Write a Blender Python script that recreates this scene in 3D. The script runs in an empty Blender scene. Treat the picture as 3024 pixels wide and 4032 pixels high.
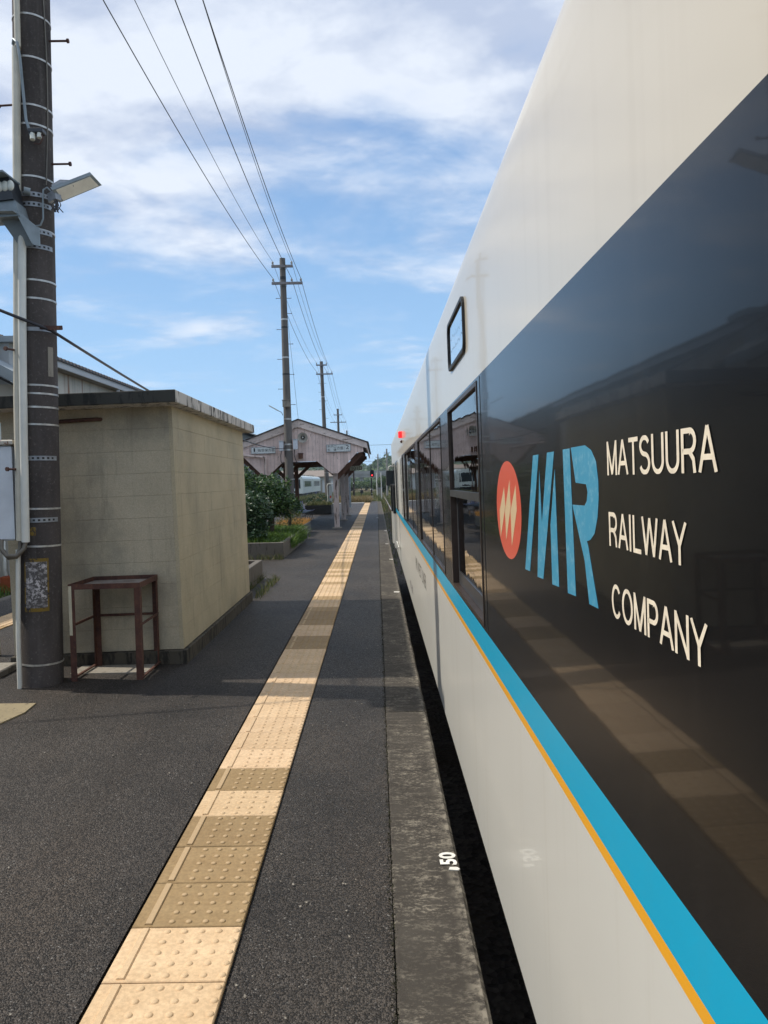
import bpy, bmesh, math, random
from math import sin, cos, pi, radians, sqrt
from mathutils import Vector, Matrix, noise as mnoise

random.seed(11)
sc = bpy.context.scene
COL = sc.collection

# ------------------------------------------------------------------ camera
cam_d = bpy.data.cameras.new('camera')
cam = bpy.data.objects.new('camera', cam_d)
COL.objects.link(cam)
sc.camera = cam
CAM_H = 1.596
yaw, pitch, roll = 0.00873, 0.0409, 0.02
fwd = Vector((sin(yaw) * cos(pitch), cos(yaw) * cos(pitch), -sin(pitch)))
rt0 = Vector((cos(yaw), -sin(yaw), 0))
up0 = rt0.cross(fwd)
rt = rt0 * cos(roll) - up0 * sin(roll)
up = rt0 * sin(roll) + up0 * cos(roll)
m = Matrix((rt, up, -fwd)).transposed().to_4x4()
m.translation = (0, 0, CAM_H)
cam.matrix_world = m
cam_d.sensor_fit = 'VERTICAL'
cam_d.sensor_height = 36
cam_d.sensor_width = 27
cam_d.lens = 36 * 2966.2 / 4032
cam_d.clip_start = 0.05
cam_d.clip_end = 6000

# ------------------------------------------------------------------ sky, sun, exposure
SUN_EL, SUN_AZ = radians(50.5), radians(8.3)          # from the left (-X), a little ahead of the camera
to_sun = Vector((-cos(SUN_EL) * cos(SUN_AZ), cos(SUN_EL) * sin(SUN_AZ), sin(SUN_EL)))
world = bpy.data.worlds.new('World')
sc.world = world
world.use_nodes = True
wn, wl = world.node_tree.nodes, world.node_tree.links
wn.clear()
def WN(t, **k):
    n = wn.new(t)
    for a, b in k.items():
        setattr(n, a, b)
    return n
def wmath(op, a, b=None, clamp=False):
    n = WN('ShaderNodeMath', operation=op, use_clamp=clamp)
    for i, v in enumerate((a, b)):
        if v is None: continue
        if isinstance(v, (int, float)): n.inputs[i].default_value = v
        else: wl.new(v, n.inputs[i])
    return n.outputs[0]
sky = WN('ShaderNodeTexSky', sky_type='NISHITA', sun_disc=False, sun_elevation=SUN_EL,
         sun_rotation=math.atan2(to_sun.x, to_sun.y), air_density=1.0, dust_density=0.25, ozone_density=2.5, altitude=20)
tc = WN('ShaderNodeTexCoord')
sep = WN('ShaderNodeSeparateXYZ')
wl.new(tc.outputs['Generated'], sep.inputs[0])
zc = wmath('MAXIMUM', sep.outputs[2], 0.0)
den = wmath('ADD', zc, 0.10)
cx, cy = wmath('DIVIDE', sep.outputs[0], den), wmath('DIVIDE', sep.outputs[1], den)
comb = WN('ShaderNodeCombineXYZ')
wl.new(cx, comb.inputs[0]); wl.new(cy, comb.inputs[1])
mp = WN('ShaderNodeMapping')
mp.inputs['Location'].default_value = (1.1, 11.4, 0)
mp.inputs['Rotation'].default_value = (0, 0, radians(35))
mp.inputs['Scale'].default_value = (0.8, 1.0, 1)
wl.new(comb.outputs[0], mp.inputs[0])
n1 = WN('ShaderNodeTexNoise')
n1.inputs['Scale'].default_value = 1.25; n1.inputs['Detail'].default_value = 9
n1.inputs['Roughness'].default_value = 0.56; n1.inputs['Distortion'].default_value = 0.45
wl.new(mp.outputs[0], n1.inputs['Vector'])
n2 = WN('ShaderNodeTexNoise')
n2.inputs['Scale'].default_value = 3.4; n2.inputs['Detail'].default_value = 9; n2.inputs['Roughness'].default_value = 0.58; n2.inputs['Distortion'].default_value = 0.2
wl.new(mp.outputs[0], n2.inputs['Vector'])
elev = WN('ShaderNodeMapRange')
elev.inputs[1].default_value = 0.12; elev.inputs[2].default_value = 0.50
elev.inputs[3].default_value = -0.105; elev.inputs[4].default_value = 0.15
wl.new(zc, elev.inputs[0])
dens = wmath('ADD', wmath('ADD', wmath('MULTIPLY', n1.outputs[0], 0.68), wmath('MULTIPLY', n2.outputs[0], 0.32)), elev.outputs[0])
cm = WN('ShaderNodeMapRange', interpolation_type='SMOOTHSTEP')
cm.inputs[1].default_value = 0.40; cm.inputs[2].default_value = 0.66
cm.inputs[3].default_value = 0.0; cm.inputs[4].default_value = 0.93
wl.new(dens, cm.inputs[0])
ccol = WN('ShaderNodeMixRGB')
ccol.inputs[1].default_value = (2.75, 3.15, 4.0, 1); ccol.inputs[2].default_value = (4.3, 4.6, 5.1, 1)
cr = WN('ShaderNodeMapRange'); cr.inputs[1].default_value = 0.38; cr.inputs[2].default_value = 0.58
wl.new(n2.outputs[0], cr.inputs[0]); wl.new(cr.outputs[0], ccol.inputs[0])
tint = WN('ShaderNodeMixRGB', blend_type='MULTIPLY')
tint.inputs[0].default_value = 1.0; tint.inputs[2].default_value = (1.0, 1.0, 1.0, 1)
wl.new(sky.outputs[0], tint.inputs[1])
azr = WN('ShaderNodeMapRange'); azr.inputs[1].default_value = 0.0; azr.inputs[2].default_value = 0.45
azr.inputs[3].default_value = 0.94; azr.inputs[4].default_value = 0.80
wl.new(zc, azr.inputs[0])
azg = WN('ShaderNodeMixRGB'); azg.inputs[1].default_value = (2.25, 3.6, 5.1, 1); azg.inputs[2].default_value = (.90, 1.80, 3.4, 1)
azz = WN('ShaderNodeMapRange'); azz.inputs[2].default_value = 0.46
wl.new(zc, azz.inputs[0]); wl.new(azz.outputs[0], azg.inputs[0])
azm = WN('ShaderNodeMixRGB')
wl.new(azr.outputs[0], azm.inputs[0]); wl.new(tint.outputs[0], azm.inputs[1]); wl.new(azg.outputs[0], azm.inputs[2])
mixc = WN('ShaderNodeMixRGB')
hf = WN('ShaderNodeMapRange'); hf.inputs[1].default_value = 0.02; hf.inputs[2].default_value = 0.08
wl.new(zc, hf.inputs[0])
wl.new(wmath('MULTIPLY', cm.outputs[0], hf.outputs[0]), mixc.inputs[0]); wl.new(azm.outputs[0], mixc.inputs[1]); wl.new(ccol.outputs[0], mixc.inputs[2])
bg = WN('ShaderNodeBackground')
bg.inputs[1].default_value = 0.145
wl.new(mixc.outputs[0], bg.inputs[0])
wo = WN('ShaderNodeOutputWorld')
wl.new(bg.outputs[0], wo.inputs[0])

sun_d = bpy.data.lights.new('sun', 'SUN')
sun_d.energy = 2.75
sun_d.angle = radians(0.75)
sun_d.color = (1.0, 0.93, 0.82)
sun = bpy.data.objects.new('sun', sun_d)
COL.objects.link(sun)
sun.rotation_euler = to_sun.to_track_quat('Z', 'Y').to_euler()

sc.view_settings.view_transform = 'Standard'
sc.view_settings.look = 'None'
sc.view_settings.exposure = 0.5
sc.view_settings.gamma = 1.0
sc.view_settings.use_curve_mapping = False
sc.cycles.max_bounces = 8
sc.cycles.transparent_max_bounces = 12
sc.cycles.caustics_reflective = False
sc.cycles.sample_clamp_indirect = 6.0

# ------------------------------------------------------------------ materials
def rgb(c): return (c[0], c[1], c[2], 1.0)
class M:
    """a node material in the making"""
    def __init__(s, name):
        s.m = bpy.data.materials.new(name); s.m.use_nodes = True
        s.n, s.l = s.m.node_tree.nodes, s.m.node_tree.links
        s.p = s.n['Principled BSDF']; s.tc = s.n.new('ShaderNodeTexCoord')
    def put(s, sock, v):
        i = s.p.inputs[sock] if isinstance(sock, str) else sock
        if hasattr(v, 'is_output') or isinstance(v, bpy.types.NodeSocket): s.l.new(v, i)
        elif isinstance(v, (tuple, list)): i.default_value = rgb(v)
        else: i.default_value = v
    def noise(s, scale, detail=4, rough=.55, stretch=(1, 1, 1), coord='Object', dist=0):
        mp = s.n.new('ShaderNodeMapping'); mp.inputs['Scale'].default_value = stretch
        if coord == 'World': s.l.new(s.n.new('ShaderNodeNewGeometry').outputs['Position'], mp.inputs[0])
        else: s.l.new(s.tc.outputs[coord], mp.inputs[0])
        n = s.n.new('ShaderNodeTexNoise')
        n.inputs['Scale'].default_value = scale; n.inputs['Detail'].default_value = detail
        n.inputs['Roughness'].default_value = rough; n.inputs['Distortion'].default_value = dist
        s.l.new(mp.outputs[0], n.inputs['Vector'])
        return n.outputs[0]
    def voro(s, scale, out='Color', feature='F1', stretch=(1, 1, 1), coord='Object'):
        mp = s.n.new('ShaderNodeMapping'); mp.inputs['Scale'].default_value = stretch
        if coord == 'World': s.l.new(s.n.new('ShaderNodeNewGeometry').outputs['Position'], mp.inputs[0])
        else: s.l.new(s.tc.outputs['Object'], mp.inputs[0])
        n = s.n.new('ShaderNodeTexVoronoi'); n.feature = feature; n.inputs['Scale'].default_value = scale
        s.l.new(mp.outputs[0], n.inputs['Vector'])
        return n.outputs[out]
    def rng(s, v, a, b, lo=0.0, hi=1.0):
        n = s.n.new('ShaderNodeMapRange')
        n.inputs[1].default_value = a; n.inputs[2].default_value = b; n.inputs[3].default_value = lo; n.inputs[4].default_value = hi
        s.l.new(v, n.inputs[0]); return n.outputs[0]
    def mix(s, f, a, b, mode='MIX'):
        n = s.n.new('ShaderNodeMixRGB'); n.blend_type = mode
        s.put(n.inputs[0], f); s.put(n.inputs[1], a); s.put(n.inputs[2], b); return n.outputs[0]
    def math(s, op, a, b=0.0):
        n = s.n.new('ShaderNodeMath'); n.operation = op
        s.put(n.inputs[0], a); s.put(n.inputs[1], b); return n.outputs[0]
    def axis(s, i, coord='Object'):
        n = s.n.new('ShaderNodeSeparateXYZ'); s.l.new(s.tc.outputs[coord], n.inputs[0]); return n.outputs[i]
    def bump(s, h, strength=.3, dist=.01):
        n = s.n.new('ShaderNodeBump'); n.inputs['Strength'].default_value = strength; n.inputs['Distance'].default_value = dist
        s.l.new(h, n.inputs['Height']); s.l.new(n.outputs[0], s.p.inputs['Normal']); return n
    def island(s):
        g = s.n.new('ShaderNodeNewGeometry'); return g.outputs['Random Per Island']

def simple(name, c, rough=.6, var=.25, scale=6, metal=0.0, bump=0.0, bscale=None, spec=.5, stretch=(1, 1, 1), coat=0.0):
    k = M(name)
    f = k.rng(k.noise(scale, 5, .6, stretch), .3, .7)
    k.put('Base Color', k.mix(f, tuple(x * (1 - var) for x in c), tuple(min(1, x * (1 + var)) for x in c)))
    k.put('Roughness', rough); k.put('Metallic', metal); k.put('Specular IOR Level', spec)
    if coat: k.put('Coat Weight', coat); k.put('Coat Roughness', .08)
    if bump: k.bump(k.noise(bscale or scale * 5, 4), bump, .01)
    return k.m

def m_asphalt():
    k = M('asphalt')
    big = k.rng(k.noise(.8, 5, .6), .35, .65)
    brown = k.rng(k.noise(1.7, 4, .6, (1, .35, 1)), .48, .72)
    base = k.mix(big, (.022, .0185, .0158), (.049, .041, .034))
    base = k.mix(k.math('MULTIPLY', brown, .7), base, (.050, .038, .028))
    v = k.voro(170, 'Color')
    sepn = k.n.new('ShaderNodeSeparateColor'); k.l.new(v, sepn.inputs[0])
    st = k.rng(sepn.outputs[0], .30, 1.0, .35, 2.1)
    col = k.mix(1.0, base, st, 'MULTIPLY')
    white = k.rng(sepn.outputs[1], .990, .994)
    col = k.mix(white, col, (.17, .16, .145))
    k.put('Base Color', col)
    k.put('Roughness', k.rng(sepn.outputs[2], 0, 1, .42, .85)); k.put('Specular IOR Level', .35)
    d = k.voro(170, 'Distance')
    h = k.math('ADD', k.math('MULTIPLY', d, -1.0), k.math('MULTIPLY', k.noise(35, 4), .8))
    k.bump(h, .85, .0055)
    return k.m

def m_kerb():
    k = M('worn_concrete')
    f = k.rng(k.noise(3, 6, .65), .3, .7)
    base = k.mix(f, (.036, .031, .026), (.066, .058, .048))
    worn = k.rng(k.math('ADD', k.math('MULTIPLY', k.noise(60, 8, .8, (.75, 1.2, 1)), .6), k.math('MULTIPLY', k.noise(17, 6, .7, (.6, 1.3, 1)), .4)), .50, .60)
    patch = k.rng(k.noise(2.3, 5, .65, (.7, 1, 1)), .42, .62)
    fw = k.math('MULTIPLY', worn, k.math('ADD', k.math('MULTIPLY', patch, .85), .22))
    ex = k.rng(k.axis(0), .245, .288)           # the outer arris is rubbed pale
    fe = k.math('MULTIPLY', ex, k.rng(k.noise(18, 5, .7), .45, .6))
    fw = k.math('MAXIMUM', fw, k.math('MULTIPLY', fe, .8))
    col = k.mix(fw, base, (.27, .24, .19))
    k.put('Base Color', col); k.put('Roughness', .9); k.put('Specular IOR Level', .25)
    k.bump(k.math('ADD', k.noise(26, 8, .72, (.55, 1.5, 1)), k.math('MULTIPLY', k.noise(120, 3), .5)), .6, .006)
    return k.m

def m_tile():
    k = M('tactile_yellow')
    oi = k.n.new('ShaderNodeObjectInfo')
    top = k.rng(k.axis(2), .0025, .0045)
    grime = k.rng(k.noise(7, 6, .68, coord='World'), .35, .68)
    spot = k.rng(k.noise(70, 4, .6, coord='World'), .35, .70, .82, 1.10)
    clean = k.mix(grime, (.62, .435, .255), (.72, .525, .325))
    body = k.mix(1.0, clean, oi.outputs['Color'], 'MULTIPLY')
    body = k.mix(1.0, body, spot, 'MULTIPLY')
    worn = k.mix(.5, body, (.62, .45, .27))
    col = k.mix(top, body, worn)
    dk = k.rng(k.voro(30, 'Distance', coord='World'), .04, .07, 1, 0)
    sel = k.rng(k.noise(3.5, 2, coord='World'), .62, .64)
    col = k.mix(k.math('MULTIPLY', dk, sel), col, (.03, .02, .015))
    k.put('Base Color', col); k.put('Roughness', .72); k.put('Specular IOR Level', .35)
    k.bump(k.noise(160, 3, coord='World'), .25, .002)
    return k.m

def m_block(name='painted_block', a=(.45, .385, .26), b=(.57, .495, .34), grime=.35):
    k = M(name); W = dict(coord='World')
    f = k.rng(k.noise(1.6, 6, .62, **W), .3, .7)
    col = k.mix(f, a, b)
    fine = k.rng(k.noise(95, 3, .7, **W), .3, .7, .82, 1.10)
    col = k.mix(1.0, col, fine, 'MULTIPLY')
    oi = k.n.new('ShaderNodeObjectInfo')
    col = k.mix(1.0, col, k.rng(oi.outputs['Random'], 0, 1, .985, 1.015), 'MULTIPLY')
    damp = k.rng(k.noise(1.1, 6, .66, (1, 1, .8), **W), .47, .68)
    col = k.mix(k.math('MULTIPLY', damp, grime), col, (.20, .195, .165))
    run = k.rng(k.noise(11, 6, .72, (1, 1, .10), **W), .54, .76)
    col = k.mix(k.math('MULTIPLY', run, .50), col, (.19, .17, .13))
    pit = k.rng(k.noise(38, 3, .8, **W), .68, .76)
    col = k.mix(k.math('MULTIPLY', pit, .6), col, (.10, .09, .075))
    k.put('Base Color', col); k.put('Roughness', .88); k.put('Specular IOR Level', .25)
    k.bump(k.noise(110, 4, .7, **W), .5, .004)
    return k.m

def m_slab(name, base, dark, thr=.5):
    k = M(name)
    run = k.noise(9, 7, .75, (1.6, 1.6, .35))
    f = k.rng(run, thr, thr + .07)
    g = k.rng(k.noise(2.2, 5, .6), .3, .7)
    col = k.mix(g, tuple(x * .82 for x in base), base)
    col = k.mix(f, col, dark)
    k.put('Base Color', col); k.put('Roughness', .9); k.put('Specular IOR Level', .2)
    k.bump(k.noise(40, 5, .7), .5, .006)
    return k.m

def m_pole(name, c0, c1, sp=.24):
    k = M(name)
    f = k.rng(k.noise(3, 6, .65, (1, 1, .3)), .3, .7)
    col = k.mix(f, c0, c1)
    s = k.rng(k.noise(42, 6, .8), .56, .68)
    col = k.mix(k.math('MULTIPLY', s, .55), col, (sp, sp * .93, sp * .83))
    run = k.rng(k.noise(16, 4, .6, (1, 1, .05)), .55, .75)
    col = k.mix(k.math('MULTIPLY', run, .35), col, (.15, .14, .13))
    k.put('Base Color', col); k.put('Roughness', .85); k.put('Specular IOR Level', .25)
    k.bump(k.noise(70, 5, .7), .5, .005)
    return k.m

def m_rust(name='rusty_steel', c0=(.055, .022, .016), c1=(.12, .05, .032), metal=.1):
    k = M(name)
    f = k.rng(k.noise(14, 6, .7), .35, .65)
    col = k.mix(f, c0, c1)
    sp = k.rng(k.noise(45, 4, .7), .60, .68)
    col = k.mix(k.math('MULTIPLY', sp, .7), col, (.21, .095, .04))
    k.put('Base Color', col); k.put('Roughness', .72); k.put('Metallic', metal)
    k.bump(k.noise(80, 5, .7), .4, .003)
    return k.m

def m_peel(name, paint, wood, thr=.56, stretch=(1, 1, .18)):
    k = M(name)
    oi = k.n.new('ShaderNodeObjectInfo')
    pc = k.mix(1.0, paint, k.rng(oi.outputs['Random'], 0, 1, .86, 1.08), 'MULTIPLY')
    pc = k.mix(1.0, pc, k.rng(k.noise(5, 5, .6), .3, .7, .85, 1.08), 'MULTIPLY')
    f = k.rng(k.noise(12, 7, .72, stretch, coord='World'), thr, thr + .04)
    wc = k.mix(k.rng(k.noise(30, 4, .6, stretch), .3, .7), tuple(x * .6 for x in wood), wood)
    k.put('Base Color', k.mix(f, pc, wc)); k.put('Roughness', .85); k.put('Specular IOR Level', .25)
    k.bump(k.math('SUBTRACT', k.noise(30, 5, .6, stretch), f), .4, .004)
    return k.m

def m_train(name, c, yellow=0.0, coat=.35, rough=.28, wav=.05, dirt=.35, spec=.5, drip=(.42, .37, .28)):
    k = M(name)
    f = k.rng(k.noise(.9, 4, .6, (1, .6, 1)), .3, .7)
    col = k.mix(f, tuple(x * .97 for x in c), tuple(x * 1.02 for x in c))
    run = k.rng(k.noise(7, 6, .68, (1, 1.6, .06)), .52, .85)
    col = k.mix(k.math('MULTIPLY', run, dirt), col, drip)
    sp = k.rng(k.noise(38, 3, .5, (1, 1, .45)), .76, .80)
    col = k.mix(k.math('MULTIPLY', sp, .35), col, tuple(x * .75 for x in c))
    k.put('Base Color', col); k.put('Roughness', rough); k.put('Specular IOR Level', spec)
    k.put('Coat Weight', coat); k.put('Coat Roughness', .035)
    n = k.bump(k.math('ADD', k.noise(2.2, 3, .5), k.math('MULTIPLY', k.noise(90, 2, .5), .012)), wav, .02)
    k.l.new(n.outputs[0], k.p.inputs['Coat Normal'])
    return k.m

def m_glass(name='window_glass', tint=(.42, .43, .42), wav=.045, ior=2.5):
    k = M(name); k.n.remove(k.p)
    fr = k.n.new('ShaderNodeFresnel'); fr.inputs[0].default_value = ior
    tr = k.n.new('ShaderNodeBsdfTransparent'); tr.inputs[0].default_value = rgb(tint)
    gl = k.n.new('ShaderNodeBsdfGlossy'); gl.inputs['Roughness'].default_value = .012; gl.inputs[0].default_value = (.93, .93, .92, 1)
    b = k.n.new('ShaderNodeBump'); b.inputs['Strength'].default_value = wav; b.inputs['Distance'].default_value = .02
    k.l.new(k.noise(3.0, 3, .55), b.inputs['Height'])
    k.l.new(b.outputs[0], gl.inputs['Normal'])
    mx = k.n.new('ShaderNodeMixShader')
    k.l.new(fr.outputs[0], mx.inputs[0]); k.l.new(tr.outputs[0], mx.inputs[1]); k.l.new(gl.outputs[0], mx.inputs[2])
    out = [n for n in k.n if n.type == 'OUTPUT_MATERIAL'][0]
    k.l.new(mx.outputs[0], out.inputs[0])
    return k.m

def m_leaf(name, ca, cb, cc, rough=.4, trans=.25):
    k = M(name)
    r = k.island()
    ramp = k.n.new('ShaderNodeValToRGB'); k.l.new(r, ramp.inputs[0])
    e = ramp.color_ramp.elements
    e[0].color = rgb(ca); e[1].color = rgb(cc); e.new(.6).color = rgb(cb)
    k.put('Base Color', ramp.outputs[0]); k.put('Roughness', rough); k.put('Specular IOR Level', .5)
    k.p.inputs['Transmission Weight'].default_value = 0
    tl = k.n.new('ShaderNodeBsdfTranslucent'); k.l.new(ramp.outputs[0], tl.inputs[0])
    mx = k.n.new('ShaderNodeMixShader'); mx.inputs[0].default_value = trans
    out = [n for n in k.n if n.type == 'OUTPUT_MATERIAL'][0]
    k.l.new(k.p.outputs[0], mx.inputs[1]); k.l.new(tl.outputs[0], mx.inputs[2]); k.l.new(mx.outputs[0], out.inputs[0])
    return k.m

def m_emit(name, c, s, base=(.1, .1, .1)):
    k = M(name); k.put('Base Color', base); k.put('Emission Color', c); k.p.inputs['Emission Strength'].default_value = s
    k.put('Roughness', .3)
    return k.m

def m_ground():
    k = M('track_ground')
    f = k.rng(k.noise(.09, 6, .62), .36, .62)
    g = k.mix(k.rng(k.noise(.5, 5, .6), .35, .65), (.055, .075, .026), (.12, .115, .05))
    d = k.mix(k.rng(k.noise(1.2, 5, .6), .3, .7), (.115, .092, .064), (.19, .155, .11))
    k.put('Base Color', k.mix(f, d, g)); k.put('Roughness', .95); k.put('Specular IOR Level', .1)
    k.bump(k.noise(3, 6, .7), .8, .15)
    return k.m

def m_ballast():
    k = M('ballast')
    v = k.voro(22, 'Color')
    s = k.n.new('ShaderNodeSeparateColor'); k.l.new(v, s.inputs[0])
    col = k.mix(s.outputs[0], (.045, .036, .029), (.14, .115, .09))
    col = k.mix(k.rng(k.noise(.9, 4), .45, .65), col, (.075, .055, .036))
    k.put('Base Color', col); k.put('Roughness', .95)
    k.bump(k.voro(22, 'Distance'), 1.0, .05)
    return k.m

def m_hill():
    k = M('wooded_hill')
    f = k.rng(k.noise(.06, 6, .65), .35, .65)
    col = k.mix(f, (.035, .060, .030), (.085, .115, .050))
    k.put('Base Color', col); k.put('Roughness', .95); k.put('Specular IOR Level', .1)
    k.bump(k.noise(.12, 6, .7), 1.0, 3.0)
    return k.m

def m_streakwall():
    k = M('rust_streaked_wall')
    base = k.mix(k.rng(k.noise(.8, 5, .6), .3, .7), (.56, .51, .42), (.68, .62, .52))
    ru = k.rng(k.noise(3.2, 4, .7, (1, 1, .015)), .53, .58)
    top = k.rng(k.noise(.7, 3, .5, (1, 1, .3)), .40, .6)
    col = k.mix(k.math('MULTIPLY', ru, top), base, (.27, .12, .055))
    col = k.mix(k.math('MULTIPLY', k.rng(k.noise(5, 4, .6, (1, 1, .05)), .5, .7), .3), col, (.22, .20, .17))
    k.put('Base Color', col); k.put('Roughness', .8)
    return k.m

def m_sheet():
    k = M('grey_siding')
    col = k.mix(k.rng(k.noise(.6, 5, .6, (1, 1, .3)), .3, .7), (.15, .155, .15), (.21, .215, .21))
    col = k.mix(k.math('MULTIPLY', k.rng(k.noise(3, 4, .7, (1, 1, .05)), .55, .75), .4), col, (.10, .09, .08))
    k.put('Base Color', col); k.put('Roughness', .6); k.put('Metallic', .2)
    return k.m

def m_flake():
    k = M('flaked_plate')
    f = k.rng(k.noise(38, 6, .75), .49, .53)
    edge = k.rng(k.noise(9, 5, .7), .40, .58)
    col = k.mix(k.math('MULTIPLY', f, edge), (.085, .078, .075), (.55, .52, .52))
    k.put('Base Color', col); k.put('Roughness', .8); k.bump(f, .3, .002)
    return k.m

asphalt, kerbm, tilem = m_asphalt(), m_kerb(), m_tile()
blockm = m_block()
blockm2 = m_block('painted_block_front', (.45, .395, .285), (.56, .49, .36), .70)
mortar = simple('block_mortar', (.33, .29, .205), .95)
plinthm = m_slab('plinth_concrete', (.10, .088, .068), (.035, .032, .027), .50)
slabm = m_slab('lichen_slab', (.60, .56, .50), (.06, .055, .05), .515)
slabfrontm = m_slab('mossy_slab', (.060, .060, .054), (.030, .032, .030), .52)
polem = m_pole('pole_concrete', (.038, .033, .031), (.100, .086, .080))
polem2 = m_pole('pole_concrete_pale', (.105, .098, .090), (.17, .158, .145), .22)
rust, rust2 = m_rust(), m_rust('rusty_bolt', (.05, .02, .015), (.10, .045, .03))
peel = m_peel('peeling_pink_paint', (.82, .655, .595), (.23, .17, .14), .62)
peel2 = m_peel('peeling_post_paint', (.64, .53, .48), (.16, .12, .10), .555, (1, 1, .14))
peelfas = m_peel('peeling_bargeboard', (.74, .63, .57), (.27, .21, .17), .57, (.2, .2, 1))
timber = simple('brown_timber', (.135, .066, .042), .8, .3, 8, stretch=(1, 1, .2))
timberdk = simple('dark_timber', (.055, .035, .028), .85, .3, 8)
roofm = simple('dark_roof_sheet', (.045, .033, .03), .6, .3, 5)
cream = m_train('train_cream', (.70, .69, .635), coat=.22, dirt=.30)
creamup = m_train('train_cream_upper', (.65, .59, .475), dirt=.18, drip=(.40, .33, .22))
blackp = m_train('train_black', (.0075, .0075, .008), coat=.36, rough=.26, wav=.03, dirt=.5, spec=.16, drip=(.024, .022, .020))
bluep = m_train('train_blue', (.001, .41, .66), dirt=.14, coat=.15, spec=.3, drip=(.09, .34, .42))
orangep = m_train('train_orange', (.90, .42, .02), dirt=.08, coat=.15, spec=.3)
bronze = simple('bronze_window_frame', (.085, .06, .048), .38, .25, 8, metal=.6)
alugrey = simple('grey_sash', (.10, .10, .105), .35, .2, 8, metal=.6)
glass = m_glass()
glassd = m_glass('dark_glass', (.10, .10, .10), .03)
rubber = simple('black_rubber', (.012, .012, .012), .5)
decal_red = m_train('decal_red', (.76, .125, .075), dirt=.12, coat=.2, drip=(.55, .18, .10))
decal_cream = m_train('decal_cream', (.80, .60, .36), dirt=.1, coat=.2)
decal_white = simple('decal_lettering', (.88, .77, .60), .45, .15, 40)
decal_dark = simple('decal_dark_lettering', (.045, .035, .028), .5, .15, 30)
decal_mauve = simple('decal_mauve_lettering', (.14, .11, .125), .5, .15, 30)
def m_mr():
    k = M('decal_blue')
    f = k.rng(k.noise(55, 6, .75), .50, .72)
    col = k.mix(k.math('MULTIPLY', f, .55), (.055, .32, .50), (.38, .63, .72))
    k.put('Base Color', col); k.put('Roughness', .4); k.put('Coat Weight', .25)
    return k.m
decal_blue = m_mr()
inter = simple('train_interior', (.25, .23, .20), .7)
seatm = simple('seat_cloth', (.05, .07, .16), .9)
steel = simple('galvanised_steel', (.30, .32, .34), .5, .25, 12, metal=.6)
steelpaint = simple('grey_bracket', (.22, .26, .28), .5, .2, 8, metal=.3)
strapm = simple('steel_strap', (.50, .49, .46), .42, .3, 20, metal=.6)
whitepvc = simple('white_pipe', (.66, .66, .60), .45, .1, 5)
cream_pvc = simple('cream_conduit', (.55, .52, .43), .5, .15, 5)
greycable = simple('grey_cable', (.16, .145, .12), .6)
blackcable = simple('black_cable', (.025, .025, .030), .5)
wirem = simple('line_wire', (.10, .105, .11), .5, .2, 8)
boxm = simple('white_box_paint', (.62, .66, .70), .45, .12, 4)
boxrust = m_peel('rusted_lid', (.62, .58, .50), (.25, .10, .045), .50, (1, 1, 1))
insul = simple('porcelain', (.62, .60, .56), .25)
arm_red = simple('crossarm_steel', (.24, .22, .22), .55, .25, 10, metal=.4)
housing = simple('black_housing', (.022, .026, .032), .4)
lens = simple('lamp_lens', (.62, .64, .58), .15, .08, 8)
diffuser = simple('lamp_diffuser', (.80, .77, .68), .3, .15, 6)
blackpaint = simple('black_paint', (.012, .012, .012), .4)
whitepaint = simple('white_road_paint', (.72, .70, .64), .8, .15, 20)
signwhite = simple('sign_enamel', (.66, .70, .68), .35, .08, 6)
signolive = simple('sign_olive', (.46, .44, .32), .5, .12, 6)
hornm = simple('speaker_horn', (.40, .38, .33), .45, .15, 6)
leafm = m_leaf('camellia_leaf', (.020, .050, .018), (.042, .098, .028), (.115, .19, .045), .42, .22)
leafd = m_leaf('dark_leaf', (.016, .042, .020), (.030, .072, .028), (.055, .11, .035), .42, .15)
grassm = m_leaf('bright_grass', (.045, .10, .016), (.085, .17, .022), (.15, .23, .04), .6, .35)
drym = m_leaf('dry_grass', (.16, .135, .055), (.26, .20, .095), (.33, .25, .14), .8, .3)
weedm = m_leaf('weeds', (.055, .085, .025), (.11, .125, .045), (.20, .17, .075), .8, .3)
orangeflower = m_leaf('orange_flower', (.25, .20, .06), (.46, .20, .04), (.50, .26, .07), .7, .3)
bushm = m_leaf('bush_leaf', (.035, .070, .022), (.065, .115, .034), (.11, .165, .055), .6, .25)
bark = simple('bark', (.07, .055, .042), .9, .3, 12)
conc = m_slab('grey_concrete', (.16, .145, .125), (.07, .062, .05), .56)
concpale = m_slab('pale_concrete', (.33, .30, .25), (.19, .17, .14), .55)
railm = m_rust('rail_steel', (.10, .06, .04), (.20, .13, .09), .4)
railtop = simple('rail_top', (.50, .46, .40), .35, .15, 6, metal=.6)
sleeper = simple('sleeper', (.09, .07, .055), .95)
hillm = m_hill()
groundm, ballast = m_ground(), m_ballast()
streak, siding = m_streakwall(), m_sheet()
flake = m_flake()
ochre = m_peel('ochre_frame_paint', (.24, .16, .035), (.07, .06, .055), .50, (1, 1, 1))
viaductm = simple('viaduct_concrete', (.30, .30, .29), .9, .15, .3)
redlamp = m_emit('red_lamp_lit', (1.0, .012, .02), .85, (.5, .02, .02))
redlamp2 = m_emit('red_signal_lit', (1.0, .03, .04), 2.2, (.5, .02, .02))
offlens = simple('unlit_lens', (.03, .02, .02), .2)
mirrorm = simple('mirror_back', (.03, .035, .033), .35)
brick_orange = simple('orange_block', (.36, .085, .03), .85, .2, 8)
rcwhite = simple('railcar_white', (.62, .66, .62), .35, .06, 2)
rcglass = simple('railcar_glass', (.02, .03, .035), .1, .2, 1, spec=.8)
rcdark = simple('railcar_underframe', (.018, .018, .022), .7)
rcblue = simple('railcar_blue', (.03, .05, .22), .5)
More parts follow.
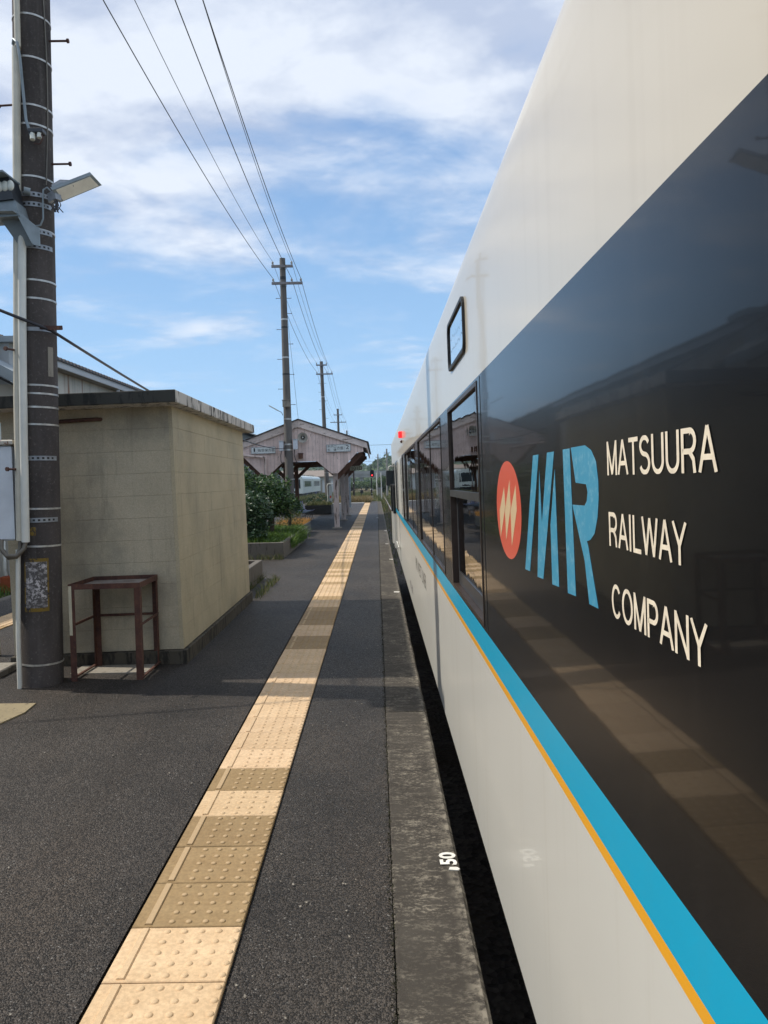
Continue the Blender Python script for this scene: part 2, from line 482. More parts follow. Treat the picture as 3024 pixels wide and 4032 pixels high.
roofbrown = simple('brown_roof', (.22, .18, .15), .8, .15, .5)
housewhite = simple('depot_wall', (.55, .56, .56), .8, .08, .5)
stationwall = simple('station_wall', (.50, .48, .43), .8, .15, .6)
stationgrey = simple('station_fascia', (.30, .34, .36), .55, .1, 1, metal=.2)
teal = simple('seat_teal', (.05, .13, .17), .45); seatgrey = simple('seat_grey', (.22, .23, .25), .45)
maroon = simple('seat_maroon', (.17, .04, .055), .45); seatblue = simple('seat_blue', (.03, .05, .22), .45); seatpurple = simple('seat_purple', (.12, .03, .16), .45)
planterm = simple('planter_timber', (.07, .066, .058), .85, .25, 8)
soil = simple('soil', (.07, .05, .035), .95)
palepaint = simple('cream_leg_paint', (.55, .50, .36), .6, .1, 10)

# ------------------------------------------------------------------ mesh helpers
SLOPE = 0.00938
def gz(x): return -SLOPE * x
WLOC = {}
class MB:
    def __init__(s): s.v, s.f, s.mi, s.sm = [], [], [], []
    def add(s, vs, fs, mi=0, smooth=False):
        b = len(s.v); s.v += [tuple(v) for v in vs]
        for f in fs: s.f.append(tuple(i + b for i in f)); s.mi.append(mi); s.sm.append(smooth)
        return s
    def box(s, a, b, mi=0):
        (x0, y0, z0), (x1, y1, z1) = a, b
        return s.add([(x0, y0, z0), (x1, y0, z0), (x1, y1, z0), (x0, y1, z0), (x0, y0, z1), (x1, y0, z1), (x1, y1, z1), (x0, y1, z1)],
                     [(0, 3, 2, 1), (4, 5, 6, 7), (0, 1, 5, 4), (1, 2, 6, 5), (2, 3, 7, 6), (3, 0, 4, 7)], mi)
    def bevbox(s, a, b, r=.01, mi=0):
        (x0, y0, z0), (x1, y1, z1) = a, b
        vs, fs = [], []
        for z, i in ((z0, r), (z0 + r, 0), (z1 - r, 0), (z1, r)):
            vs += [(x0 + i, y0 + i, z), (x1 - i, y0 + i, z), (x1 - i, y1 - i, z), (x0 + i, y1 - i, z)]
        fs.append((3, 2, 1, 0)); fs.append((12, 13, 14, 15))
        for k in range(3):
            for j in range(4):
                fs.append((4 * k + j, 4 * k + (j + 1) % 4, 4 * k + 4 + (j + 1) % 4, 4 * k + 4 + j))
        return s.add(vs, fs, mi)
    def hexa(s, p, mi=0):
        return s.add(p, [(0, 3, 2, 1), (4, 5, 6, 7), (0, 1, 5, 4), (1, 2, 6, 5), (2, 3, 7, 6), (3, 0, 4, 7)], mi)
    def bar(s, p, q, w, h, up=(0, 0, 1), mi=0):
        p, q = Vector(p), Vector(q); d = (q - p).normalized(); u = Vector(up)
        if abs(d.dot(u)) > .98: u = Vector((1, 0, 0))
        sd = d.cross(u).normalized(); u = sd.cross(d)
        c = []
        for o in (p, q):
            for a, b in ((-1, -1), (1, -1), (1, 1), (-1, 1)): c.append(o + sd * (a * w / 2) + u * (b * h / 2))
        return s.add(c, [(3, 2, 1, 0), (4, 5, 6, 7), (0, 1, 5, 4), (1, 2, 6, 5), (2, 3, 7, 6), (3, 0, 4, 7)], mi)
    def tube(s, pts, r, n=8, mi=0, cap=True, smooth=True):
        pts = [Vector(p) for p in pts]
        rs = r if isinstance(r, (list, tuple)) else [r] * len(pts)
        vs, fs = [], []
        prev = None
        for i, p in enumerate(pts):
            d = (pts[min(i + 1, len(pts) - 1)] - pts[max(i - 1, 0)]).normalized()
            if prev is None:
                a = d.cross(Vector((0, 0, 1)))
                if a.length < .05: a = d.cross(Vector((0, 1, 0)))
            else: a = prev - d * prev.dot(d)
            a.normalize(); prev = a; b = d.cross(a)
            for k in range(n):
                t = 2 * pi * k / n; vs.append(p + (a * cos(t) + b * sin(t)) * rs[i])
        for i in range(len(pts) - 1):
            for k in range(n): fs.append((i * n + k, i * n + (k + 1) % n, (i + 1) * n + (k + 1) % n, (i + 1) * n + k))
        s.add(vs, fs, mi, smooth)
        if cap:
            s.add(vs[:n], [tuple(range(n - 1, -1, -1))], mi); s.add(vs[-n:], [tuple(range(n))], mi)
        return s
    def prism(s, poly, f0, f1, mi=0):
        """poly: 2-D points; f0, f1 map a 2-D point to the two faces"""
        n = len(poly); vs = [f0(*p) for p in poly] + [f1(*p) for p in poly]
        fs = [tuple(range(n)), tuple(range(2 * n - 1, n - 1, -1))] + [(i, i + n, (i + 1) % n + n, (i + 1) % n) for i in range(n)]
        return s.add(vs, fs, mi)
    def dome(s, c, r, h, n=10, k=3, mi=0):
        vs, fs = [], []
        for j in range(k):
            t = j / k * pi / 2
            for i in range(n):
                a = 2 * pi * i / n; vs.append((c[0] + r * cos(t) * cos(a), c[1] + r * cos(t) * sin(a), c[2] + h * sin(t)))
        vs.append((c[0], c[1], c[2] + h))
        for j in range(k - 1):
            for i in range(n): fs.append((j * n + i, j * n + (i + 1) % n, (j + 1) * n + (i + 1) % n, (j + 1) * n + i))
        for i in range(n): fs.append(((k - 1) * n + i, (k - 1) * n + (i + 1) % n, k * n))
        return s.add(vs, fs, mi, True)
    def ball(s, c, r, n=12, k=8, mi=0, sc_=(1, 1, 1)):
        vs, fs = [(c[0], c[1], c[2] - r * sc_[2])], []
        for j in range(1, k):
            t = -pi / 2 + pi * j / k
            for i in range(n):
                a = 2 * pi * i / n; vs.append((c[0] + r * sc_[0] * cos(t) * cos(a), c[1] + r * sc_[1] * cos(t) * sin(a), c[2] + r * sc_[2] * sin(t)))
        vs.append((c[0], c[1], c[2] + r * sc_[2]))
        for i in range(n): fs.append((0, 1 + (i + 1) % n, 1 + i))
        for j in range(k - 2):
            for i in range(n): fs.append((1 + j * n + i, 1 + j * n + (i + 1) % n, 1 + (j + 1) * n + (i + 1) % n, 1 + (j + 1) * n + i))
        L = len(vs) - 1
        for i in range(n): fs.append((1 + (k - 2) * n + i, 1 + (k - 2) * n + (i + 1) % n, L))
        return s.add(vs, fs, mi, True)
    def build(s, name, mats, parent=None, loc=None, fn=None):
        vs = [Vector(v) for v in s.v]
        if fn: vs = [Vector(fn(*v)) for v in vs]
        if parent is not None: o0 = WLOC.get(parent.name, Vector())
        else: o0 = Vector(loc) if loc is not None else Vector()
        me = bpy.data.meshes.new(name)
        me.from_pydata([v - o0 for v in vs], [], s.f)
        if not isinstance(mats, (list, tuple)): mats = [mats]
        for mm in mats: me.materials.append(mm)
        if len(mats) > 1: me.polygons.foreach_set('material_index', s.mi)
        if any(s.sm): me.polygons.foreach_set('use_smooth', s.sm)
        me.update()
        o = bpy.data.objects.new(name, me); COL.objects.link(o)
        if parent is not None: o.parent = parent
        else: o.location = o0
        WLOC[o.name] = o0.copy()
        return o

def tag(o, label=None, cat=None, group=None, kind=None):
    if label: o['label'] = label
    if cat: o['category'] = cat
    if group: o['group'] = group
    if kind: o['kind'] = kind
    return o
def thing(name, label, cat, loc, group=None, ry=0.0, local=False):
    o = bpy.data.objects.new(name, None); COL.objects.link(o)
    o.location = loc; o.rotation_euler = (0, ry, 0)
    o.empty_display_size = .1
    WLOC[o.name] = Vector() if local else Vector(loc)
    return tag(o, label, cat, group)
def dup(o, parent=None, name=None):
    c = o.copy(); COL.objects.link(c); c.parent = parent
    if name: c.name = name
    WLOC[c.name] = WLOC.get(o.name, Vector()).copy()
    return c

FONT_CACHE = {}
def arc(cx_, cy_, rx, ry, a0, a1, n=12): return [(cx_ + rx * cos(radians(a0 + (a1 - a0) * i / n)), cy_ + ry * sin(radians(a0 + (a1 - a0) * i / n))) for i in range(n + 1)]
GLYPH = {   # strokes in a unit cap height; first value is the advance width
    'M': (.80, [[(.06, 0), (.06, 1)], [(.06, .97), (.40, .03), (.74, .97)], [(.74, 1), (.74, 0)]]),
    'A': (.74, [[(.03, 0), (.37, .98), (.71, 0)], [(.16, .33), (.58, .33)]]),
    'T': (.64, [[(.0, .94), (.64, .94)], [(.32, .94), (.32, 0)]]),
    'S': (.68, [arc(.34, .735, .26, .21, 20, 270, 14)[:-1] + arc(.34, .285, .28, .235, 90, -160, 14)]),
    'U': (.72, [[(.07, 1), (.07, .34)] + arc(.36, .335, .29, .28, 180, 360, 14) + [(.65, 1)]]),
    'R': (.74, [[(.07, 0), (.07, .94), (.42, .94)] + arc(.42, .71, .23, .23, 90, -90, 10) + [(.07, .48)], [(.40, .48), (.58, .30), (.63, 0)]]),
    'I': (.24, [[(.12, 0), (.12, 1)]]),
    'L': (.60, [[(.07, 1), (.07, .06), (.58, .06)]]),
    'W': (1.0, [[(.02, 1), (.25, .03), (.50, .97), (.75, .03), (.98, 1)]]),
    'Y': (.72, [[(.02, 1), (.36, .44), (.70, 1)], [(.36, .46), (.36, 0)]]),
    'C': (.74, [arc(.38, .5, .31, .44, 38, 322, 22)]),
    'O': (.80, [arc(.40, .5, .33, .44, 90, 450, 28)]),
    'P': (.68, [[(.07, 0), (.07, .94), (.40, .94)] + arc(.40, .69, .22, .25, 90, -90, 10) + [(.07, .44)]]),
    'N': (.74, [[(.07, 0), (.07, 1)], [(.07, .96), (.66, .04)], [(.66, 0), (.66, 1)]]),
}
def stroke_text(mb, txt, fmap, wd=.125):
    """even-stroke capitals; fmap(u, v, layer) with u over the whole word 0..1"""
    gap = .085
    total = sum(GLYPH[c][0] for c in txt) + gap * (len(txt) - 1)
    x0, layer = 0.0, 0
    for c in txt:
        w_, strokes = GLYPH[c]
        runs = []
        for st_ in strokes:                         # sharp corners start a new stroke so every leg keeps its weight
            cur = [st_[0]]
            for i in range(1, len(st_)):
                cur.append(st_[i])
                if i < len(st_) - 1:
                    a_ = (Vector(st_[i]) - Vector(st_[i - 1])).normalized(); b_ = (Vector(st_[i + 1]) - Vector(st_[i])).normalized()
                    if a_.dot(b_) < -.3: runs.append(cur); cur = [st_[i]]
            runs.append(cur)
        for st_ in runs:
            pts = [Vector((x0 + a, b)) for a, b in st_]
            vs = []
            for i, p in enumerate(pts):
                d0 = (p - pts[i - 1]).normalized() if i else None
                d1 = (pts[i + 1] - p).normalized() if i < len(pts) - 1 else None
                if d0 is None: d0 = d1
                if d1 is None: d1 = d0
                n0, n1 = Vector((-d0.y, d0.x)), Vector((-d1.y, d1.x))
                m_ = n0 + n1
                m_ = m_.normalized() if m_.length > .01 else n0
                k_ = min(1.9, 1 / max(.3, m_.dot(n0))) * wd / 2
                for s_ in (1, -1): vs.append(p + m_ * k_ * s_)
            layer += 1
            mb.add([fmap(v.x / total, min(1, max(0, v.y)), layer) for v in vs], [(2 * i, 2 * i + 1, 2 * i + 3, 2 * i + 2) for i in range(len(pts) - 1)])
        x0 += w_ + gap
def text_faces(txt, off=0.0):
    """outline of a line of text as filled 2-D faces, normalised to its bounding box 0..1"""
    key_ = (txt, off)
    if key_ in FONT_CACHE: return FONT_CACHE[key_]
    cu = bpy.data.curves.new('lettering', 'FONT'); cu.body = txt; cu.resolution_u = 3; cu.offset = off
    ob = bpy.data.objects.new('lettering', cu); COL.objects.link(ob)
    dg = bpy.context.evaluated_depsgraph_get()
    me = ob.evaluated_get(dg).to_mesh()
    vs = [(v.co.x, v.co.y) for v in me.vertices]; fs = [tuple(p.vertices) for p in me.polygons]
    ob.evaluated_get(dg).to_mesh_clear()
    bpy.data.objects.remove(ob); bpy.data.curves.remove(cu)
    xs, ys = [v[0] for v in vs], [v[1] for v in vs]
    x0, x1, y0, y1 = min(xs), max(xs), min(ys), max(ys)
    r = ([((x - x0) / (x1 - x0), (y - y0) / (y1 - y0)) for x, y in vs], fs)
    FONT_CACHE[key_] = r
    return r
def lettering(mb, txt, fmap, mi=0, off=0.0):
    vs, fs = text_faces(txt, off)
    mb.add([fmap(u, v) for u, v in vs], fs, mi)

def leaves(mb, pts, size, jitter=.35, fold=.25, up_bias=.3):
    for p in pts:
        s_ = size * random.uniform(1 - jitter, 1 + jitter)
        d = Vector((random.gauss(0, 1), random.gauss(0, 1), random.gauss(0, .7))).normalized()
        nrm = Vector((random.gauss(0, 1), random.gauss(0, 1), random.gauss(up_bias * 2, 1))).normalized()
        w = d.cross(nrm)
        if w.length < .05: continue
        w.normalize(); n2_ = w.cross(d)
        p = Vector(p)
        a, b = p - d * s_ / 2, p + d * s_ / 2
        c1, c2 = p + w * s_ * .27 + n2_ * s_ * fold * .3, p - w * s_ * .27 + n2_ * s_ * fold * .3
        mb.add([a, c1, b, c2], [(0, 1, 2), (0, 2, 3)])
def blades(mb, n, area, h, w, base=None, lean=.35):
    """thin grass blades; area() returns a ground point"""
    for _ in range(n):
        p = Vector(area()); hh = h * random.uniform(.45, 1.15); a = random.uniform(0, 2 * pi)
        d = Vector((cos(a), sin(a), 0)); ln = Vector((random.gauss(0, lean), random.gauss(0, lean), 1)) * hh
        mid = p + ln * .55; tip = p + ln + Vector((ln.x, ln.y, -abs(ln.x) * .3)) * .35
        mb.add([p - d * w / 2, p + d * w / 2, mid + d * w * .35, mid - d * w * .35, tip], [(0, 1, 2, 3), (3, 2, 4)])
def blob_points(c, rad, n, shell=.6, squash=None):
    out = []
    while len(out) < n:
        v = Vector((random.gauss(0, 1), random.gauss(0, 1), random.gauss(0, 1))).normalized()
        r = random.uniform(shell, 1.0) if random.random() < .8 else random.uniform(.1, shell)
        q = Vector((c[0] + v.x * rad[0] * r, c[1] + v.y * rad[1] * r, c[2] + v.z * rad[2] * r))
        k = mnoise.noise(q * 3.0)
        if k > -.12 or random.random() < .25: out.append(q)
    return out

# ------------------------------------------------------------------ ground, hills, sky side
def grid_mesh(name, x0, x1, y0, y1, nx, ny, zf, mat, label, kind='structure'):
    mb = MB(); vs = []
    for j in range(ny + 1):
        for i in range(nx + 1):
            x, y = x0 + (x1 - x0) * i / nx, y0 + (y1 - y0) * j / ny
            vs.append((x, y, zf(x, y)))
    fs = [(j * (nx + 1) + i, j * (nx + 1) + i + 1, (j + 1) * (nx + 1) + i + 1, (j + 1) * (nx + 1) + i) for j in range(ny) for i in range(nx)]
    mb.add(vs, fs, 0, True)
    o = mb.build(name, mat); tag(o, label, None, None, kind); return o
grid_mesh('ground', -2450, 2450, -2450, 2450, 4, 4, lambda x, y: -1.06, groundm, 'weedy brown and green ground around the tracks')
def bal(x, y): return -1.02 + .05 * mnoise.noise(Vector((x * 1.3, y * 1.3, 0)))
grid_mesh('track_bed', .0, 4.4, -8, 112, 14, 260, bal, ballast, 'dark brown ballast of the track beside the platform')
grid_mesh('track_bed', -8.9, -5.3, -8, 70, 12, 160, lambda x, y: bal(x, y) - .005, ballast, 'weedy ballast of the track on the far side of the platform')

def rail_path(name, pts, label):
    t = thing(name, label, 'railway rail', (pts[0][0], pts[0][1], -1.0), 'rails of the station tracks')
    mb = MB(); mb2 = MB()
    for a, b in zip(pts[:-1], pts[1:]):
        mb.bar((a[0], a[1], -.955), (b[0], b[1], -.955), .06, .09)
        mb.bar((a[0], a[1], -.985), (b[0], b[1], -.985), .12, .02)
        mb2.bar((a[0], a[1], -.906), (b[0], b[1], -.906), .055, .008)
    mb.build('rail_web', railm, t); mb2.build('rail_head', railtop, t)
def curve(x0, bend, y0=95, n=16, yend=330, pre=-8):
    P_ = [(x0, pre), (x0, y0)]
    for i in range(1, n + 1):
        y = y0 + (yend - y0) * i / n; P_.append((x0 - bend * ((y - y0) / 100) ** 2, y))
    return P_
rail_path('rail', curve(1.22, 3.2), 'platform-side rail of the track under the cream train')
rail_path('rail', curve(2.29, 3.2), 'outer rail of the track under the cream train')
rail_path('rail', [(2.29, 58), (2.6, 80), (3.4, 105), (4.6, 130), (6.5, 160)], 'rail branching right from the track ahead of the train')
def TRK(y):
    t = min(1, max(0, (y - 40) / 70)); return -7.35 - 5.15 * t * t * (3 - 2 * t) + max(0, y - 110) * .006
for s_, lb in ((-.535, 'outer rail of the track the distant white railcar stands on'), (.535, 'platform-side rail of the track the distant white railcar stands on')):
    rail_path('rail', [(TRK(y) + s_, y) for y in (-8, 20, 45, 60, 75, 90, 105, 120, 140, 160, 200)], lb)
mb = MB()
for i in range(150):
    y = -4 + i * .72
    mb.box((.75, y - .11, -1.03), (2.75, y + .11, -.985))
tag(mb.build('sleepers', sleeper), 'weathered sleepers half sunk in the dark ballast', None, None, 'stuff')

def hill(name, y, pts, depth, label):
    """pts: silhouette (x, z); a wooded ridge with rounded crowns along it"""
    t_x = [p[0] for p in pts]
    def zt(x):
        for (xa, za), (xb, zb) in zip(pts[:-1], pts[1:]):
            if xa <= x <= xb: return za + (zb - za) * (x - xa) / (xb - xa)
        return pts[0][1] if x < pts[0][0] else pts[-1][1]
    nx, ny = 150, 26
    mb = MB(); vs = []
    for j in range(ny + 1):
        v = j / ny
        for i in range(nx + 1):
            x = t_x[0] + (t_x[-1] - t_x[0]) * i / nx
            prof = sin(min(1, v * 1.25) * pi / 2)
            z = -2 + (zt(x) + 2) * prof
            q = Vector((x * .09, v * 9, y * .01)); z += (mnoise.noise(q) * 1.6 + abs(mnoise.noise(q * 3.1)) * 1.3) * min(1, v * 3)
            vs.append((x, y + depth * v, z))
    fs = [(j * (nx + 1) + i, j * (nx + 1) + i + 1, (j + 1) * (nx + 1) + i + 1, (j + 1) * (nx + 1) + i) for j in range(ny) for i in range(nx)]
    mb.add(vs, fs, 0, True)
    tag(mb.build(name, hillm), label, None, None, 'structure')
    # tree crowns on the slope
    lf = MB()
    for _ in range(2600):
        x = random.uniform(t_x[0], t_x[-1]); v = random.random() ** .8
        if abs(x) > 130: continue
        z = -2 + (zt(x) + 2) * sin(min(1, v * 1.25) * pi / 2)
        r = random.uniform(1.2, 2.6)
        c = Vector((x, y + depth * v, z + .4))
        for _k in range(9):
            q = c + Vector((random.gauss(0, r * .6), random.gauss(0, r * .6), random.gauss(.5, r * .45)))
            s2 = r * .55
            d1 = Vector((random.gauss(0, 1), random.gauss(0, 1), random.gauss(0, .5))).normalized() * s2
            d2 = Vector((random.gauss(0, 1), random.gauss(0, 1), random.gauss(0, 1))).normalized() * s2
            lf.add([q - d1, q + d2, q + d1, q - d2], [(0, 1, 2, 3)])
    tag(lf.build('forest', bushm), 'tree canopy covering ' + label, None, None, 'stuff')
hill('hill', 640, [(-420, 26), (-300, 30), (-200, 24), (-130, 17), (-72, 17.0), (-45, 15), (-28, 15), (-14.5, 17.8), (-8, 16.6), (2, 14), (30, 11), (200, 12)], 190, 'the low blue-green far ridge')
hill('hill', 470, [(-40, 2), (-12, 4), (-6, 8), (-2.6, 12.3), (-.8, 14.2), (1.5, 15.2), (6, 16.4), (11, 16.6), (40, 22), (120, 34), (260, 40)], 120, 'the nearer steep wooded hill above the far utility poles')

# viaduct behind the far field
va = thing('viaduct', 'long pale concrete road viaduct crossing below the wooded hill', 'viaduct', (-10, 300, -1))
mb = MB(); mb.box((-130, 297, 3.25), (60, 303, 4.45)); mb.build('deck', viaductm, va)
mb = MB(); mb.box((-130, 296.6, 4.46), (60, 297.0, 5.75)); mb.build('parapet', viaductm, va)
for x in range(-118, 60, 14):
    mb = MB(); mb.box((x - .6, 298, -1.1), (x + .6, 302, 3.24)); mb.build('pier', viaductm, va)

# ------------------------------------------------------------------ platform
PL = tag(bpy.data.objects.new('platform', None), 'long asphalt island platform with a concrete edge and a yellow tactile strip', None, None, 'structure')
COL.objects.link(PL); WLOC['platform'] = Vector()
XL, XK, XE = -5.25, .03, .312
def strip(mb, x0, x1, y0, y1, dz=0.0, nx=6, ny=40, rough=.004):
    vs = []
    for j in range(ny + 1):
        for i in range(nx + 1):
            x, y = x0 + (x1 - x0) * i / nx, y0 + (y1 - y0) * j / ny
            vs.append((x, y, gz(x) + dz + rough * mnoise.noise(Vector((x * .9, y * .45, 3)))))
    mb.add(vs, [(j * (nx + 1) + i, j * (nx + 1) + i + 1, (j + 1) * (nx + 1) + i + 1, (j + 1) * (nx + 1) + i) for j in range(ny) for i in range(nx)], 0, True)
mb = MB()
SX0, SX1 = -.9155, -.5155          # tactile strip
strip(mb, -5.2, SX0 - .012, -6, 60.6, -.003, 12, 130)
strip(mb, SX1 + .010, XK - .004, -6, 60.6, -.003, 4, 130)
mb.box((SX0 - .012, -6, -.06), (SX1 + .010, 60.6, -.012 + gz(SX0) - .01))
mb.build('asphalt_surface', asphalt, PL)
mb = MB(); mb.box((-5.18, -6, -1.1), (.25, 60.7, -.07)); mb.build('platform_wall', conc, PL)
# kerb stones
YJ = [-4.85 + 5.0 * i for i in range(14)]
for a, b in zip(YJ[:-1], YJ[1:]):
    mb = MB(); b2 = min(b, 60.8); n = 24
    prof = [(XK, -.14), (XK, -.004), (XK + .008, .001), (XE - .014, .0), (XE, -.016), (XE, -.14)]
    vs = []
    for j in range(n + 1):
        y = a + .006 + (b2 - a - .012) * j / n
        for (x, z) in prof:
            jit = .004 * mnoise.noise(Vector((y * 2.2, x * 7, 1))) if z > -.1 else 0
            vs.append((x + jit * (1 if x > .2 else .6), y, gz(x) + z + jit * .5))
    k = len(prof)
    fs = [(j * k + i, (j + 1) * k + i, (j + 1) * k + i + 1, j * k + i + 1) for j in range(n) for i in range(k - 1)]
    fs += [tuple(range(k)), tuple(range(n * k + k - 1, n * k - 1, -1))]
    mb.add(vs, fs); mb.build('kerb_stone', kerbm, PL)
    mb = MB(); mb.box((XE - .29, a + .006, -1.05), (XE - .03, b2 - .006, -.15)); mb.build('retaining_block', conc, PL)
# far-side edge
for a, b in zip(YJ[:-1], YJ[1:]):
    mb = MB(); mb.bevbox((-5.36, a + .006, -.16), (-5.21, min(b, 60.6) - .006, gz(-5.3) + .004), .012); mb.build('kerb_stone', conc, PL)
# tactile tiles
def tile_mesh():
    mb = MB()
    r, t = .003, -.022
    mb.bevbox((-.1985, .0028, t), (.1985, .2972, 0.0), .003)
    for i in range(5):
        for j in range(5): mb.dome((-.062 + .061 * i, .03 + .06 * j, -.0005), .0135, .0062, 10, 3)
    mb.hexa([(-.157, .012, 0), (-.128, .012, 0), (-.128, .288, 0), (-.157, .288, 0), (-.153, .014, .006), (-.132, .014, .006), (-.132, .286, .006), (-.153, .286, .006)])
    return mb
t0 = tile_mesh().build('tactile_tile', tilem, PL)
SXC = (SX0 + SX1) / 2
DARK = {1: .50, 2: .50, 3: .46, 5: .48, 16: .52, 17: .50, 20: .52, 21: .48, 22: .48, 23: .6, 26: .55, 31: .6, 34: .6, 36: .62, 38: .6, 39: .55, 40: .55, 41: .55, 44: .62, 46: .6, 48: .6}  # near entries are dirty tiles; far ones paint shadow bands into the tile colour
def place_tile(o, x, y, k):
    o.location = (x, y, gz(x) + .003 + random.uniform(-.0008, .0008))
    o.rotation_euler = (random.uniform(-.002, .002), SLOPE, random.uniform(-.003, .003))
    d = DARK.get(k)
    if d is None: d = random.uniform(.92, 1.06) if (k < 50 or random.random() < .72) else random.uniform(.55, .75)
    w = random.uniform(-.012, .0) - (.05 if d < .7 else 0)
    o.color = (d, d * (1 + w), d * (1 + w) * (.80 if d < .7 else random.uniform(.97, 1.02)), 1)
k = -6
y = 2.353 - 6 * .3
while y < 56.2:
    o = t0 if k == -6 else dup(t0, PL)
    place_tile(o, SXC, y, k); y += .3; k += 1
# the same strip along the far side
for j in range(0, 34):
    o = dup(t0, PL); place_tile(o, -4.40, 7.0 + .3 * j, 100); o.rotation_euler.z = pi; o.location.y += .3; o.location.z += .002
# painted 50 on the kerb (upside down, worn) and small paint marks along the edge
mb = MB()
ptop = lambda x: gz(x) + .0062
lettering(mb, '50', lambda u, v: (.302 - v * .072, 3.055 + u * .106, ptop(.266)), 0, .035)
mb.prism([(.262, 3.018), (.300, 3.012), (.308, 3.022), (.300, 3.036), (.268, 3.038)], lambda x, y: (x, y, ptop(x)), lambda x, y: (x, y, ptop(x) - .004))
tag(mb.build('painted_number', whitepaint, PL))
mb = MB()
for yy, x0 in ((10.75, .21), (15.3, .22), (19.1, .18), (33.0, -.05), (24.2, .2)):
    mb.prism([(x0, yy), (x0 + .07, yy - .03), (x0 + .09, yy + .05), (x0 + .01, yy + .06)], lambda x, y: (x, y, ptop(x)), lambda x, y: (x, y, ptop(x) - .004))
mb.build('paint_mark', whitepaint, PL)
# pale end strip, concrete patches in the asphalt, white slab
mb = MB(); mb.box((-5.1, 55.2, gz(-3) - .02), (-.95, 55.6, gz(-3) + .035)); mb.build('end_strip', whitepaint, PL)
mb = MB(); mb.prism([(-3.3, 5.46), (-2.52, 5.46), (-2.50, 5.24), (-2.56, 4.97), (-3.3, 4.86)], lambda x, y: (x, y, gz(x) + .006), lambda x, y: (x, y, gz(x) - .02)); mb.build('concrete_patch', m_slab('tan_patch', (.33, .27, .165), (.17, .14, .095), .54), PL)
mb = MB(); mb.bevbox((-4.2, 6.2, gz(-3.5) - .02), (-3.16, 6.55, gz(-3.4) + .05), .01); mb.build('white_slab', concpale, PL)
mb = MB(); mb.box((-2.62, 6.32, gz(-2.3) - .02), (-1.98, 6.60, gz(-2.2) + .006)); mb.build('concrete_patch', concpale, PL)
# litter of pale grit and leaf bits on the asphalt, moss along the kerb joint
mb = MB()
for _ in range(260):
    x, y_ = random.choice((random.uniform(-4.5, -1.0), random.uniform(-.5, 0))), 2 + 12 * random.random() ** 1.3
    s_ = random.uniform(.003, .008); a = random.uniform(0, pi)
    z_ = gz(x) + .0035
    mb.add([(x + s_ * cos(a + q) * (1 if i % 2 else .6), y_ + s_ * sin(a + q), z_ + (.003 if i == 1 else 0)) for i, q in enumerate((0, 1.6, 3.1, 4.7))], [(0, 1, 2, 3)])
tag(mb.build('grit', concpale), 'pale grit and leaf bits scattered over the dark asphalt', None, None, 'stuff')
mb = MB()
blades(mb, 2600, lambda: (XK - .006 + random.gauss(0, .007), 2 + 30 * random.random() ** 1.5, gz(0) - .006), .012, .006)
tag(mb.build('moss', m_leaf('moss_green', (.02, .022, .01), (.035, .035, .014), (.055, .055, .02), .9, .1)), 'thin moss along the joint between asphalt and platform edge', None, None, 'stuff')

# ------------------------------------------------------------------ hut
HX, HY = -1.742, 6.66
hut = thing('block_hut', 'small cream block hut with flat stained concrete roof behind the rusty table', 'hut', (HX, HY, 0), None, -.020, local=True)
HW, HD, HH = 1.50, 3.48, 2.30          # width to the left, depth, wall top
mb = MB(); mb.box((-HW + .02, .02, .02), (-.02, HD - .02, HH)); mb.build('wall_core', mortar, hut)
mb = MB(); mb.bevbox((-HW - .02, -.035, -.06), (.03, HD + .035, .140), .008); mb.build('plinth', plinthm, hut)
bmesh_cache = {}
def zc_(q, a, b, r, ax):
    (x0, y0, z0), (x1, y1, z1) = a, b
    vs = []
    for z, i in ((z0, r), (z0 + r * 1.3, 0), (z1 - r * 1.3, 0), (z1, r)):
        if ax == 'x': vs += [(x0, y0 + i, z), (x1, y0 + i, z), (x1, y1, z), (x0, y1, z)]
        else: vs += [(x0, y0, z), (x1 - i, y0, z), (x1 - i, y1, z), (x0, y1, z)]
    fs = [(3, 2, 1, 0), (12, 13, 14, 15)]
    for k in range(3):
        for j in range(4): fs.append((4 * k + j, 4 * k + (j + 1) % 4, 4 * k + 4 + (j + 1) % 4, 4 * k + 4 + j))
    q.add(vs, fs)
def blk(parent, p, ln, axis, mat):
    key = (round(ln, 3), axis, mat.name)
    if key not in bmesh_cache:
        q = MB()
        h, t, b_ = .1952, .034, .0013
        if axis == 'x': zc_(q, (0, 0, 0), (ln - .0004, t, h), b_, 'x')
        else: zc_(q, (-t, 0, 0), (0, ln - .0004, h), b_, 'y')
        o = q.build('block', mat, parent); bmesh_cache[key] = o
    else: o = dup(bmesh_cache[key], parent)
    o.location = p
    return o
def course(parent, length, start, c, axis, mat):
    cuts = [0.0]; x = .4 if c % 2 else .2
    while x < length - .05: cuts.append(x); x += .4
    cuts.append(length)
    for a, b in zip(cuts[:-1], cuts[1:]):
        j = random.uniform(-.0005, .0005)
        if axis == 'x': blk(parent, (-b - .0345 + (0 if a else 0), j, .144 + c * .1963), b - a, 'x', mat)
        else: blk(parent, (j, a, .144 + c * .1963), b - a, 'y', mat)
for c in range(11):
    course(hut, HW - .035, 0, c, 'x', blockm2)
    course(hut, HD, 0, c, 'y', blockm)
mb = MB()
mb.bevbox((-HW - .45, -.305, HH - .008), (.118, HD + .27, HH + .098), .006, 0)
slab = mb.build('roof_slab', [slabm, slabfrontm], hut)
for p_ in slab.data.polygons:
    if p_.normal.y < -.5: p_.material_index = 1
mb = MB(); mb.tube([(-1.2, -.03, HH - .115), (-.64, -.03, HH - .10), (-.615, .02, HH - .10)], .017, 8); mb.build('drain_pipe', rust2, hut)
